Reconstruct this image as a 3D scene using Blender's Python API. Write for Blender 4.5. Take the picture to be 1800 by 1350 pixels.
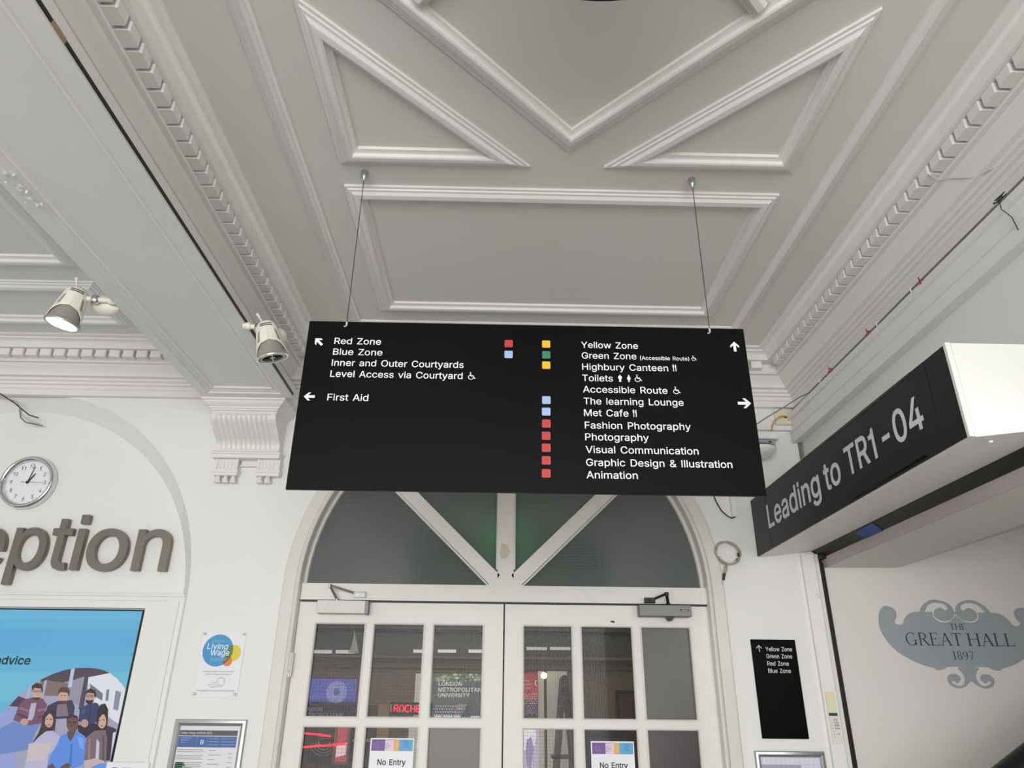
import bpy, bmesh, math, os, random
from mathutils import Vector, Matrix
from mathutils.geometry import tessellate_polygon

for o in list(bpy.data.objects):
    bpy.data.objects.remove(o)
SC = bpy.context.scene
COL = SC.collection
random.seed(7)

# ------------------------------------------------------------------ camera
yaw, pitch, roll = 0.01714, 0.42475, 0.01015
fw = Vector((math.sin(yaw)*math.cos(pitch), math.cos(yaw)*math.cos(pitch), math.sin(pitch)))
rt = Vector((math.cos(yaw), -math.sin(yaw), 0))
up = rt.cross(fw)
r2 = rt*math.cos(roll) + up*math.sin(roll)
u2 = -rt*math.sin(roll) + up*math.cos(roll)
cam_d = bpy.data.cameras.new('camera')
cam_d.sensor_width = 36
cam_d.lens = 1255.5/1800*36
cam_d.clip_start = 0.05
cam = bpy.data.objects.new('camera', cam_d)
COL.objects.link(cam)
mw = Matrix.Identity(4)
for i in range(3):
    mw[i][0] = r2[i]; mw[i][1] = u2[i]; mw[i][2] = -fw[i]
mw[0][3], mw[1][3], mw[2][3] = 0, 0, 1.6
cam.matrix_world = mw
SC.camera = cam

# ------------------------------------------------------------------ light
SC.view_settings.view_transform = 'Standard'
SC.view_settings.look = 'None'
SC.view_settings.gamma = 1
SC.view_settings.use_curve_mapping = False
SC.view_settings.exposure = 0.0
world = bpy.data.worlds.new('world'); SC.world = world
world.use_nodes = True
bg = world.node_tree.nodes['Background']
bg.inputs[0].default_value = (0.93, 0.97, 1.0, 1)
bg.inputs[1].default_value = 1.0

def area_light(name, loc, size, energy, color, direction):
    l = bpy.data.lights.new(name, 'AREA'); l.shape = 'RECTANGLE'
    l.size, l.size_y = size; l.energy = energy; l.color = color
    o = bpy.data.objects.new(name, l); COL.objects.link(o)
    o.location = loc
    o.rotation_euler = Vector(direction).to_track_quat('-Z', 'Y').to_euler()
    return o
# daylight coming in through the open entrance behind the camera
area_light('entrance_daylight', (-0.6, -4.3, 1.6), (5.2, 2.7), 292, (1.0, 0.995, 0.99), (0, 1, 0.03))
area_light('hall_light', (0.2, 5.2, 2.75), (2.6, 1.2), 22, (1.0, 0.93, 0.85), (0, 0, -1))
area_light('stair_fill', (2.0, 1.3, 2.25), (0.4, 0.8), 17, (1.0, 0.97, 0.95), (0.05, 0.85, -0.5))  # added fill that brightens the stair wall, not a lamp of the place

# ------------------------------------------------------------------ materials
def lin(c):
    r = []
    for x in c[:3]:
        x = x/255.0
        r.append(x/12.92 if x <= 0.04045 else ((x+0.055)/1.055)**2.4)
    return (*r, 1.0)
MATS = {}
def new_mat(name):
    m = bpy.data.materials.new(name); m.use_nodes = True
    nt = m.node_tree
    return m, nt, nt.nodes['Principled BSDF']
def N(nt, t, **kw):
    n = nt.nodes.new(t)
    for k, v in kw.items():
        if k.startswith('i_'): n.inputs[int(k[2:])].default_value = v
        else: setattr(n, k, v)
    return n
def paint(name, col, rough=0.5, var=0.05, bump=0.15, scale=6.0, spec=0.35):
    m, nt, b = new_mat(name)
    tc = N(nt, 'ShaderNodeTexCoord')
    n1 = N(nt, 'ShaderNodeTexNoise'); n1.inputs['Scale'].default_value = scale*0.35; n1.inputs['Detail'].default_value = 5
    n2 = N(nt, 'ShaderNodeTexNoise'); n2.inputs['Scale'].default_value = scale*14; n2.inputs['Detail'].default_value = 3
    nt.links.new(tc.outputs['Object'], n1.inputs['Vector']); nt.links.new(tc.outputs['Object'], n2.inputs['Vector'])
    rp = N(nt, 'ShaderNodeValToRGB')
    rp.color_ramp.elements[0].position = 0.3; rp.color_ramp.elements[1].position = 0.7
    c = lin(col)
    rp.color_ramp.elements[0].color = (c[0]*(1-var), c[1]*(1-var), c[2]*(1-var*1.3), 1)
    rp.color_ramp.elements[1].color = c
    nt.links.new(n1.outputs['Fac'], rp.inputs[0]); nt.links.new(rp.outputs[0], b.inputs['Base Color'])
    b.inputs['Roughness'].default_value = rough; b.inputs['Specular IOR Level'].default_value = spec
    if bump:
        bp = N(nt, 'ShaderNodeBump'); bp.inputs['Strength'].default_value = bump; bp.inputs['Distance'].default_value = 0.004
        nt.links.new(n2.outputs['Fac'], bp.inputs['Height']); nt.links.new(bp.outputs[0], b.inputs['Normal'])
    MATS[name] = m; return m
def plain(name, col, rough=0.5, metal=0.0, spec=0.5, emit=0.0):
    m, nt, b = new_mat(name)
    n1 = N(nt, 'ShaderNodeTexNoise'); n1.inputs['Scale'].default_value = 40
    tc = N(nt, 'ShaderNodeTexCoord'); nt.links.new(tc.outputs['Object'], n1.inputs['Vector'])
    mr = N(nt, 'ShaderNodeMapRange'); mr.inputs['To Min'].default_value = max(0.02, rough-0.04); mr.inputs['To Max'].default_value = rough+0.04
    nt.links.new(n1.outputs['Fac'], mr.inputs['Value']); nt.links.new(mr.outputs[0], b.inputs['Roughness'])
    b.inputs['Base Color'].default_value = lin(col); b.inputs['Metallic'].default_value = metal
    b.inputs['Specular IOR Level'].default_value = spec
    if emit:
        b.inputs['Emission Color'].default_value = lin(col); b.inputs['Emission Strength'].default_value = emit
    MATS[name] = m; return m
def brushed(name, col, rough=0.35, stretch=(1, 1, 60)):
    m, nt, b = new_mat(name)
    tc = N(nt, 'ShaderNodeTexCoord'); mp = N(nt, 'ShaderNodeMapping'); mp.inputs['Scale'].default_value = stretch
    n1 = N(nt, 'ShaderNodeTexNoise'); n1.inputs['Scale'].default_value = 8; n1.inputs['Detail'].default_value = 4
    nt.links.new(tc.outputs['Object'], mp.inputs[0]); nt.links.new(mp.outputs[0], n1.inputs['Vector'])
    c = lin(col); rp = N(nt, 'ShaderNodeValToRGB')
    rp.color_ramp.elements[0].color = (c[0]*.75, c[1]*.75, c[2]*.75, 1); rp.color_ramp.elements[1].color = c
    nt.links.new(n1.outputs['Fac'], rp.inputs[0]); nt.links.new(rp.outputs[0], b.inputs['Base Color'])
    b.inputs['Metallic'].default_value = 0.85; b.inputs['Roughness'].default_value = rough
    MATS[name] = m; return m
def colour_attr(name, emit=0.0, rough=0.5):
    m, nt, b = new_mat(name)
    a = N(nt, 'ShaderNodeAttribute'); a.attribute_name = 'Col'
    nt.links.new(a.outputs['Color'], b.inputs['Base Color']); b.inputs['Roughness'].default_value = rough
    if emit:
        nt.links.remove(b.inputs['Base Color'].links[0]); b.inputs['Base Color'].default_value = (.004, .004, .004, 1)
        nt.links.new(a.outputs['Color'], b.inputs['Emission Color']); b.inputs['Emission Strength'].default_value = emit
    MATS[name] = m; return m
def grid_fac(nt, pitch, width, axes=('X', 'Z')):
    tc = N(nt, 'ShaderNodeTexCoord'); sp = N(nt, 'ShaderNodeSeparateXYZ'); nt.links.new(tc.outputs['Object'], sp.inputs[0])
    outs = []
    for ax in axes:
        d = N(nt, 'ShaderNodeMath', operation='DIVIDE', i_1=pitch); nt.links.new(sp.outputs[ax], d.inputs[0])
        f = N(nt, 'ShaderNodeMath', operation='FRACT'); nt.links.new(d.outputs[0], f.inputs[0])
        l = N(nt, 'ShaderNodeMath', operation='LESS_THAN', i_1=width); nt.links.new(f.outputs[0], l.inputs[0]); outs.append(l)
    if len(outs) == 1: return outs[0]
    mx = N(nt, 'ShaderNodeMath', operation='MAXIMUM'); nt.links.new(outs[0].outputs[0], mx.inputs[0]); nt.links.new(outs[1].outputs[0], mx.inputs[1])
    return mx
def thin_fresnel(nt):
    lw = N(nt, 'ShaderNodeLayerWeight'); lw.inputs[0].default_value = 0.5
    pw = N(nt, 'ShaderNodeMath', operation='POWER', i_1=4.0); nt.links.new(lw.outputs['Facing'], pw.inputs[0])
    ma = N(nt, 'ShaderNodeMath', operation='MULTIPLY_ADD', i_1=0.35, i_2=0.015); nt.links.new(pw.outputs[0], ma.inputs[0])
    return ma
def clear_glass(name, tint=(0.8, 0.79, 0.77), pitch=0.0155, axes=('X', 'Z'), wire=(52, 48, 44), width=0.1):
    m = bpy.data.materials.new(name); m.use_nodes = True; nt = m.node_tree; nt.nodes.clear()
    out = N(nt, 'ShaderNodeOutputMaterial')
    tr = N(nt, 'ShaderNodeBsdfTransparent'); tr.inputs[0].default_value = (*tint, 1)
    gl = N(nt, 'ShaderNodeBsdfGlossy'); gl.inputs['Roughness'].default_value = 0.03
    fr = thin_fresnel(nt)
    mx = N(nt, 'ShaderNodeMixShader'); nt.links.new(fr.outputs[0], mx.inputs[0]); nt.links.new(tr.outputs[0], mx.inputs[1]); nt.links.new(gl.outputs[0], mx.inputs[2])
    df = N(nt, 'ShaderNodeBsdfDiffuse'); df.inputs[0].default_value = lin(wire)
    g = grid_fac(nt, pitch, width, axes)
    sc = N(nt, 'ShaderNodeMath', operation='MULTIPLY', i_1=0.3); nt.links.new(g.outputs[0], sc.inputs[0])
    m2 = N(nt, 'ShaderNodeMixShader'); nt.links.new(sc.outputs[0], m2.inputs[0]); nt.links.new(mx.outputs[0], m2.inputs[1]); nt.links.new(df.outputs[0], m2.inputs[2])
    nt.links.new(m2.outputs[0], out.inputs[0])
    MATS[name] = m; return m
def obscured_glass(name, col, line, pitch, axes, transl=0.3, rough=0.18):
    m, nt, b = new_mat(name)
    g = grid_fac(nt, pitch, 0.3, axes)
    mc = N(nt, 'ShaderNodeMixRGB'); mc.inputs[1].default_value = lin(col); mc.inputs[2].default_value = lin(line)
    nt.links.new(g.outputs[0], mc.inputs[0]); nt.links.new(mc.outputs[0], b.inputs['Base Color'])
    b.inputs['Roughness'].default_value = rough
    bp = N(nt, 'ShaderNodeBump'); bp.inputs['Strength'].default_value = 0.25; bp.inputs['Distance'].default_value = 0.001
    nt.links.new(g.outputs[0], bp.inputs['Height']); nt.links.new(bp.outputs[0], b.inputs['Normal'])
    tl = N(nt, 'ShaderNodeBsdfTranslucent'); tl.inputs[0].default_value = (0.75, 0.85, 0.8, 1)
    mx = N(nt, 'ShaderNodeMixShader'); mx.inputs[0].default_value = transl
    out = nt.nodes['Material Output']
    nt.links.new(b.outputs[0], mx.inputs[1]); nt.links.new(tl.outputs[0], mx.inputs[2]); nt.links.new(mx.outputs[0], out.inputs[0])
    MATS[name] = m; return m

paint('wall_paint', (236, 235, 233), 0.5, 0.035, 0.09, 4)
paint('ceiling_paint', (226, 224, 220), 0.55, 0.04, 0.07, 4)
paint('trim_paint', (235, 233, 230), 0.4, 0.03, 0.1, 8)
paint('door_paint', (229, 227, 222), 0.35, 0.04, 0.08, 9)
paint('architrave_paint', (226, 222, 214), 0.35, 0.05, 0.1, 9)
paint('stair_wall_paint', (226, 222, 218), 0.5, 0.03, 0.08, 5)
paint('mauve_paint', (190, 178, 178), 0.5, 0.08, 0.2, 9)
paint('grey_paint', (160, 167, 172), 0.5, 0.03, 0.05, 5)
paint('hall_paint', (132, 110, 90), 0.6, 0.06, 0.1, 3)
paint('hall_dark', (92, 90, 86), 0.6, 0.06, 0.1, 3)
paint('floor_tile', (150, 146, 141), 0.35, 0.12, 0.1, 3)
paint('end_white', (240, 240, 236), 0.4, 0.02, 0.05, 6)
paint('board_black', (24, 23, 27), 0.42, 0.2, 0.06, 10)
paint('sign_black', (13, 12, 14), 0.36, 0.1, 0.02, 8, 0.1)
paint('deep_black', (8, 8, 10), 0.4, 0.05, 0.01, 8, 0.05)
plain('vinyl_white', (246, 246, 246), 0.4)
plain('vinyl_grey', (226, 225, 228), 0.45)
plain('ink', (28, 28, 30), 0.6)
plain('dark_grey_paint', (70, 72, 76), 0.6)
plain('black', (10, 10, 11), 0.45)
plain('black_gloss', (6, 6, 7), 0.15)
brushed('letter_metal', (138, 131, 122), 0.45)
brushed('steel', (226, 218, 214), 0.5, (60, 1, 1)); MATS['steel'].node_tree.nodes['Principled BSDF'].inputs['Metallic'].default_value = 0.12
brushed('closer_grey', (120, 119, 117), 0.45, (60, 1, 1))
brushed('dark_steel', (62, 60, 57), 0.5, (1, 30, 1))
plain('chrome', (215, 216, 220), 0.08, 1.0)
plain('alu', (176, 178, 180), 0.32, 0.7)
plain('cream_plastic', (238, 233, 220), 0.4)
plain('grey_plastic', (150, 146, 136), 0.4)
plain('white_plastic', (236, 236, 234), 0.35)
plain('ivory_plastic', (232, 222, 190), 0.4)
plain('yellow_cable', (206, 160, 70), 0.5)
plain('grey_cable', (122, 120, 114), 0.5)
plain('pale_cable', (196, 192, 184), 0.5)
plain('dark_cable', (48, 46, 44), 0.5)
plain('tan_cable', (176, 166, 146), 0.5)
plain('red_plastic', (176, 24, 40), 0.45)
plain('blue_tape', (22, 62, 140), 0.5)
plain('paper', (238, 239, 244), 0.6)
plain('tan', (168, 140, 108), 0.6); plain('old_glue', (206, 196, 174), 0.6)
plain('wood_dark', (60, 44, 36), 0.45)
plain('wood_pale', (176, 140, 96), 0.5)
plain('lamp_glow', (255, 246, 222), 0.4, 0, 0.5, 14)
plain('bulb_glow', (255, 236, 190), 0.4, 0, 0.5, 5)
plain('strip_glow', (225, 228, 230), 0.4, 0, 0.5, 0.45)
plain('led_red', (255, 24, 48), 0.4, 0, 0.5, 2.2)
plain('exit_green', (30, 220, 130), 0.4, 0, 0.5, 11)
plain('panel_daylight_glow', (214, 208, 196), 0.5, 0, 0.5, 0.25)  # daylight on pale panels, put in as a glow of their colour
colour_attr('print_colour', 0.0, 0.45)
colour_attr('screen_colour', 0.85, 0.2)
colour_attr('glow_colour', 0.85, 0.3)  # glow put into the print colour: banner and posters are no lamps
clear_glass('wired_glass')
clear_glass('reeded_glass', (0.6, 0.59, 0.57), 0.008, ('X',), (56, 52, 49), 0.5)
obscured_glass('fanlight_glass', (86, 90, 89), (102, 107, 105), 0.0155, ('X', 'Z'), 0.25)
obscured_glass('brown_film_glass', (84, 74, 69), (88, 78, 73), 0.0155, ('X', 'Z'), 0.02, 0.3)
obscured_glass('grey_film_glass', (76, 74, 72), (90, 87, 84), 0.0085, ('X',), 0.02, 0.3)
obscured_glass('plum_glass', (50, 40, 42), (60, 47, 49), 0.0085, ('X',), 0.02, 0.25)
def m_acrylic():
    m = bpy.data.materials.new('acrylic'); m.use_nodes = True; nt = m.node_tree; nt.nodes.clear()
    out = N(nt, 'ShaderNodeOutputMaterial'); tr = N(nt, 'ShaderNodeBsdfTransparent')
    gl = N(nt, 'ShaderNodeBsdfGlossy'); gl.inputs['Roughness'].default_value = 0.05
    fr = thin_fresnel(nt); mx = N(nt, 'ShaderNodeMixShader')
    nt.links.new(fr.outputs[0], mx.inputs[0]); nt.links.new(tr.outputs[0], mx.inputs[1]); nt.links.new(gl.outputs[0], mx.inputs[2]); nt.links.new(mx.outputs[0], out.inputs[0])
    MATS['acrylic'] = m
m_acrylic()

# ------------------------------------------------------------------ mesh helpers
XZ = lambda Y: (lambda u, v, w: (u, Y-w, v))          # a vertical plane facing the viewer
YZ = lambda X: (lambda u, v, w: (X-w, -u, v))         # a vertical plane facing -x, u runs towards the viewer
XY = lambda Z: (lambda u, v, w: (u, v, Z-w))          # a ceiling plane facing down
FONT = None
try:
    _p = os.path.join(bpy.utils.system_resource('DATAFILES'), 'fonts', 'Inter.woff2')
    FONT = bpy.data.fonts.load(_p)
except Exception:
    FONT = None
from mathutils.geometry import delaunay_2d_cdt
def rectl(u0, v0, u1, v1): return [(u0, v0), (u1, v0), (u1, v1), (u0, v1)]
_gc = {}; _tc = {}
def _wires(t, res):
    """outline loops of a text, each in drawing order"""
    cu = bpy.data.curves.new('t', 'FONT'); cu.body = t
    if FONT: cu.font = FONT
    cu.size = 1; cu.resolution_u = res; cu.dimensions = '3D'
    ob = bpy.data.objects.new('t', cu); COL.objects.link(ob)
    me = bpy.data.meshes.new_from_object(ob.evaluated_get(bpy.context.evaluated_depsgraph_get()))
    par = list(range(len(me.vertices)))
    def find(i):
        while par[i] != i: par[i] = par[par[i]]; i = par[i]
        return i
    for e in me.edges:
        p, q = find(e.vertices[0]), find(e.vertices[1])
        if p != q: par[p] = q
    comp = {}
    for i, v in enumerate(me.vertices): comp.setdefault(find(i), []).append((v.co.x, v.co.y))
    bpy.data.objects.remove(ob); bpy.data.curves.remove(cu); bpy.data.meshes.remove(me)
    out = []
    for L in comp.values():
        M = [p for i, p in enumerate(L) if abs(p[0]-L[i-1][0])+abs(p[1]-L[i-1][1]) > 1e-4]
        if len(M) > 2: out.append(M)
    return out
_w = {}
def _width(t):
    if t not in _w:
        W = _wires(t, 1); _w[t] = max(p[0] for L in W for p in L)-min(p[0] for L in W for p in L)
    return _w[t]
_hw = [p[1] for L in _wires('H', 2) for p in L]
CAPH = max(_hw)-min(_hw)
def _sp(loops, adv): return ([[(x*CAPH/.727, y*CAPH/.727) for x, y in L] for L in loops], adv*CAPH/.727)
SPECIAL = {'I': _sp([rectl(.085, 0, .178, .727)], .263), 'l': _sp([rectl(.072, 0, .156, .735)], .228),
           'i': _sp([rectl(.072, 0, .156, .540), rectl(.072, .628, .156, .735)], .228),
           '1': _sp([[(.245, 0), (.245, .52), (.09, .52), (.09, .59), (.19, .605), (.245, .65), (.265, .727), (.335, .727), (.335, 0)]], .54)}
def glyph(ch, bold, res):
    """(points, triangles, outline edges, advance) of one letter, filled where the outline winds round"""
    k = (ch, bold, res)
    if k in _gc: return _gc[k]
    if ch == ' ': _gc[k] = ([], [], [], .27); return _gc[k]
    if ch in SPECIAL: loops, adv = SPECIAL[ch]
    else:
        loops = _wires(ch, res); adv = _width('n'+ch+'n')-_width('nn')
    if bold:
        nl = []; bold = bold*CAPH/.727
        big = max(loops, key=lambda L: max(p[0] for p in L)-min(p[0] for p in L)+max(p[1] for p in L)-min(p[1] for p in L))
        sg = -1 if sum(big[i-1][0]*big[i][1]-big[i][0]*big[i-1][1] for i in range(len(big))) > 0 else 1
        for L in loops:
            o_ = []
            for i in range(len(L)):
                a, b, c = Vector(L[i-1]), Vector(L[i]), Vector(L[(i+1) % len(L)])
                d1 = (b-a).normalized(); d2 = (c-b).normalized()
                m_ = Vector((-d1.y, d1.x))+Vector((-d2.y, d2.x)); m_ = m_/max(.5, m_.dot(m_))*2
                o_.append((b.x+m_.x*bold*sg, b.y+m_.y*bold*sg))
            nl.append(o_)
        loops = nl
    vs = [Vector(p) for L in loops for p in L]; es = []; n = 0
    for L in loops: es += [(n+i, n+(i+1) % len(L)) for i in range(len(L))]; n += len(L)
    r = delaunay_2d_cdt(vs, es, [], 0, 1e-5)
    P, T = r[0], r[2]; keep = []
    for t in T:
        cx = sum(P[i].x for i in t)/3; cy = sum(P[i].y for i in t)/3; w = 0
        for a, b in es:
            ay, by = vs[a].y, vs[b].y
            if (ay <= cy) != (by <= cy):
                x = vs[a].x+(cy-ay)/(by-ay)*(vs[b].x-vs[a].x)
                if x > cx: w += 1 if by > ay else -1
        if w: keep.append(tuple(t))
    cnt = {}
    for t in keep:
        for i in range(3):
            e = (t[i], t[(i+1) % 3]); cnt[tuple(sorted(e))] = cnt.get(tuple(sorted(e)), 0)+1
    _gc[k] = ([(p.x, p.y) for p in P], keep, [e for e, c in cnt.items() if c == 1], adv)
    return _gc[k]
def glyphs(t, bold=0.0, shear=0.0, res=3):
    k = (t, bold, shear, res)
    if k in _tc: return _tc[k]
    vs = []; fs = []; es = []; x = 0
    for ch in t:
        P, T, E, adv = glyph(ch, bold, res); b = len(vs)
        vs += [(x+p[0]+p[1]*shear, p[1]) for p in P]; fs += [tuple(b+i for i in f) for f in T]; es += [(b+e[0], b+e[1]) for e in E]
        x += adv
    _tc[k] = (vs, fs, es); return _tc[k]

class MB:
    def __init__(s): s.v = []; s.f = []; s.m = []; s.c = []
    def add(s, vs, fs, mi=0, col=None):
        b = len(s.v); s.v += [tuple(x) for x in vs]
        for f in fs: s.f.append(tuple(b+i for i in f)); s.m.append(mi); s.c.append(col)
        return s
    def box(s, x0, x1, y0, y1, z0, z1, mi=0, col=None):
        v = [(x, y, z) for z in (z0, z1) for y in (y0, y1) for x in (x0, x1)]
        return s.add(v, [(0, 2, 3, 1), (4, 5, 7, 6), (0, 1, 5, 4), (2, 6, 7, 3), (0, 4, 6, 2), (1, 3, 7, 5)], mi, col)
    def prism(s, loops, mp, w0, w1, mi=0, col=None, caps=(1, 1), sides=True):
        if not isinstance(loops[0][0], (tuple, list)): loops = [loops]
        tri = tessellate_polygon([[Vector((p[0], p[1], 0)) for p in L] for L in loops])
        flat = [p for L in loops for p in L]
        n = len(flat)
        va = [mp(p[0], p[1], w0) for p in flat]; vb = [mp(p[0], p[1], w1) for p in flat]
        fs = []
        if caps[0]: fs += [tuple(t) for t in tri]
        if caps[1]: fs += [tuple(n+i for i in reversed(t)) for t in tri]
        if sides:
            k = 0
            for L in loops:
                m = len(L)
                for i in range(m): fs.append((k+i, k+(i+1) % m, n+k+(i+1) % m, n+k+i))
                k += m
        return s.add(va+vb, fs, mi, col)
    def flat(s, loops, mp, w, mi=0, col=None):
        if not isinstance(loops[0][0], (tuple, list)): loops = [loops]
        tri = tessellate_polygon([[Vector((p[0], p[1], 0)) for p in L] for L in loops])
        return s.add([mp(p[0], p[1], w) for L in loops for p in L], [tuple(t) for t in tri], mi, col)
    def rect(s, u0, v0, u1, v1, mp, w, mi=0, col=None):
        return s.add([mp(u0, v0, w), mp(u1, v0, w), mp(u1, v1, w), mp(u0, v1, w)], [(0, 1, 2, 3)], mi, col)
    def sweep(s, path, prof, mp, closed=False, mi=0, capends=True):
        n = len(path); P = [Vector((p[0], p[1])) for p in path]
        rings = []
        for i in range(n):
            if closed: a, b, c = P[i-1], P[i], P[(i+1) % n]
            else: a, b, c = P[max(i-1, 0)], P[i], P[min(i+1, n-1)]
            d1 = (b-a) if (b-a).length > 1e-9 else (c-b); d2 = (c-b) if (c-b).length > 1e-9 else (b-a)
            n1 = Vector((d1.y, -d1.x)).normalized(); n2 = Vector((d2.y, -d2.x)).normalized()
            mt = n1+n2
            mt = mt/max(0.15, mt.dot(mt))*2 if mt.length > 1e-6 else n1
            rings.append([mp(b.x+mt.x*q[0], b.y+mt.y*q[0], q[1]) for q in prof])
        k = len(prof); vs = [v for r in rings for v in r]; fs = []
        for i in range(n if closed else n-1):
            j = (i+1) % n
            for q in range(k-1): fs.append((i*k+q, i*k+q+1, j*k+q+1, j*k+q))
        if not closed and capends: fs += [tuple(range(k)), tuple(reversed(range((n-1)*k, n*k)))]
        return s.add(vs, fs, mi)
    def lathe(s, prof, n=24, a0=0, a1=360, mi=0, xf=None):
        full = abs(a1-a0-360) < 1e-6; cols = n if full else n+1
        vs = []; k = len(prof)
        for i in range(cols):
            t = math.radians(a0+(a1-a0)*i/n)
            for r, h in prof: vs.append(Vector((r*math.cos(t), r*math.sin(t), h)))
        if xf is not None: vs = [xf @ v for v in vs]
        fs = []
        for i in range(n):
            j = (i+1) % cols
            for q in range(k-1): fs.append((i*k+q, j*k+q, j*k+q+1, i*k+q+1))
        return s.add(vs, fs, mi)
    def tube(s, pts, r, n=8, mi=0, caps=True):
        P = [Vector(p) for p in pts]; vs = []; fs = []; up_ = None
        for i, p in enumerate(P):
            t = (P[min(i+1, len(P)-1)]-P[max(i-1, 0)]).normalized()
            if up_ is None:
                up_ = Vector((0, 0, 1)) if abs(t.z) < 0.9 else Vector((1, 0, 0))
            a = t.cross(up_).normalized(); b = a.cross(t).normalized(); up_ = b
            rr = r[i] if isinstance(r, (list, tuple)) else r
            for q in range(n):
                an = 2*math.pi*q/n; vs.append(p+a*math.cos(an)*rr+b*math.sin(an)*rr)
        for i in range(len(P)-1):
            for q in range(n): fs.append((i*n+q, i*n+(q+1) % n, (i+1)*n+(q+1) % n, (i+1)*n+q))
        if caps: fs += [tuple(reversed(range(n))), tuple(range((len(P)-1)*n, len(P)*n))]
        return s.add(vs, fs, mi)
    def text(s, t, u0, v0, mp, w, cap=None, width=None, mi=0, col=None, bold=0.006, shear=0.0, depth=0.0, res=3):
        vs, fs, es = glyphs(t, bold, shear, res)
        used = [vs[i] for f in fs for i in f]
        x0 = min(v[0] for v in used); x1 = max(v[0] for v in used)
        sc = (cap/CAPH) if cap else width/(x1-x0)
        sx = width/(x1-x0) if width else sc
        Q = [(u0+(v[0]-x0)*sx, v0+v[1]*sc) for v in vs]
        if not depth: return s.add([mp(a, b, w) for a, b in Q], fs, mi, col)
        n = len(Q)
        return s.add([mp(a, b, w) for a, b in Q]+[mp(a, b, w+depth) for a, b in Q], fs+[tuple(n+i for i in f) for f in fs]+[(a, b, n+b, n+a) for a, b in es], mi, col)

def setp(o, label=None, cat=None, group=None, kind=None):
    if label: o['label'] = label
    if cat: o['category'] = cat
    if group: o['group'] = group
    if kind: o['kind'] = kind
    return o
def root(name, label, cat, loc=(0, 0, 0), group=None, kind=None):
    o = bpy.data.objects.new(name, None); COL.objects.link(o); o.location = loc; o.empty_display_size = 0.1
    return setp(o, label, cat, group, kind)
def obj(name, mb, mats, parent=None, origin=None, label=None, cat=None, group=None, kind=None, smooth=None, bevel=0.0):
    """one mesh object; its coordinates are given in the world and shifted to its own (or its thing's) origin"""
    if origin is None:
        p = parent; origin = (0, 0, 0)
        while p is not None:
            origin = (origin[0]+p.location[0], origin[1]+p.location[1], origin[2]+p.location[2]); p = p.parent
    me = bpy.data.meshes.new(name)
    ox, oy, oz = origin
    me.from_pydata([(x-ox, y-oy, z-oz) for x, y, z in mb.v], [], mb.f)
    if isinstance(mats, str): mats = [mats]
    for m in mats: me.materials.append(MATS[m])
    for i, p in enumerate(me.polygons): p.material_index = mb.m[i]
    if any(c is not None for c in mb.c):
        at = me.color_attributes.new('Col', 'FLOAT_COLOR', 'CORNER')
        for i, p in enumerate(me.polygons):
            c = lin(mb.c[i]) if mb.c[i] is not None else (1, 1, 1, 1)
            for li in p.loop_indices: at.data[li].color = c
    bm = bmesh.new(); bm.from_mesh(me); bmesh.ops.recalc_face_normals(bm, faces=bm.faces); bm.to_mesh(me); bm.free()
    if smooth:
        for p in me.polygons: p.use_smooth = True
        me.set_sharp_from_angle(angle=math.radians(smooth))
    o = bpy.data.objects.new(name, me); COL.objects.link(o)
    if parent is not None: o.parent = parent
    else: o.location = origin
    if bevel:
        md = o.modifiers.new('bevel', 'BEVEL'); md.width = bevel; md.segments = 2; md.limit_method = 'ANGLE'
    return setp(o, label, cat, group, kind)
def arc(cx, cy, r, a0, a1, n): return [(cx+r*math.cos(math.radians(a0+(a1-a0)*i/n)), cy+r*math.sin(math.radians(a0+(a1-a0)*i/n))) for i in range(n+1)]
def disc(cx, cy, r, n=24, ry=None): return [(cx+r*math.cos(2*math.pi*i/n), cy+(ry or r)*math.sin(2*math.pi*i/n)) for i in range(n)]
def rrect(u0, v0, u1, v1, r, n=4):
    return arc(u1-r, v1-r, r, 0, 90, n)+arc(u0+r, v1-r, r, 90, 180, n)+arc(u0+r, v0+r, r, 180, 270, n)+arc(u1-r, v0+r, r, 270, 360, n)

def curvy(P, n=4):
    """closed outline rounded through its points"""
    out = []; k = len(P)
    for i in range(k):
        a, b, c, d = (Vector(P[(i+j-1) % k]) for j in range(4))
        for q in range(n):
            t = q/n
            v = .5*((2*b)+(c-a)*t+(2*a-5*b+4*c-d)*t*t+(3*b-a-3*c+d)*t**3)
            out.append((v.x, v.y))
    return out
def curvy_open(P, n=4):
    """the same for an open line; its two ends stay put"""
    Q = [P[0]]+list(P)+[P[-1]]; out = []
    for i in range(len(P)-1):
        a, b, c, d = (Vector(Q[i+j]) for j in range(4))
        for q in range(n):
            t = q/n
            v = .5*((2*b)+(c-a)*t+(2*a-5*b+4*c-d)*t*t+(3*b-a-3*c+d)*t**3)
            out.append((v.x, v.y))
    return out+[tuple(P[-1])]

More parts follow.
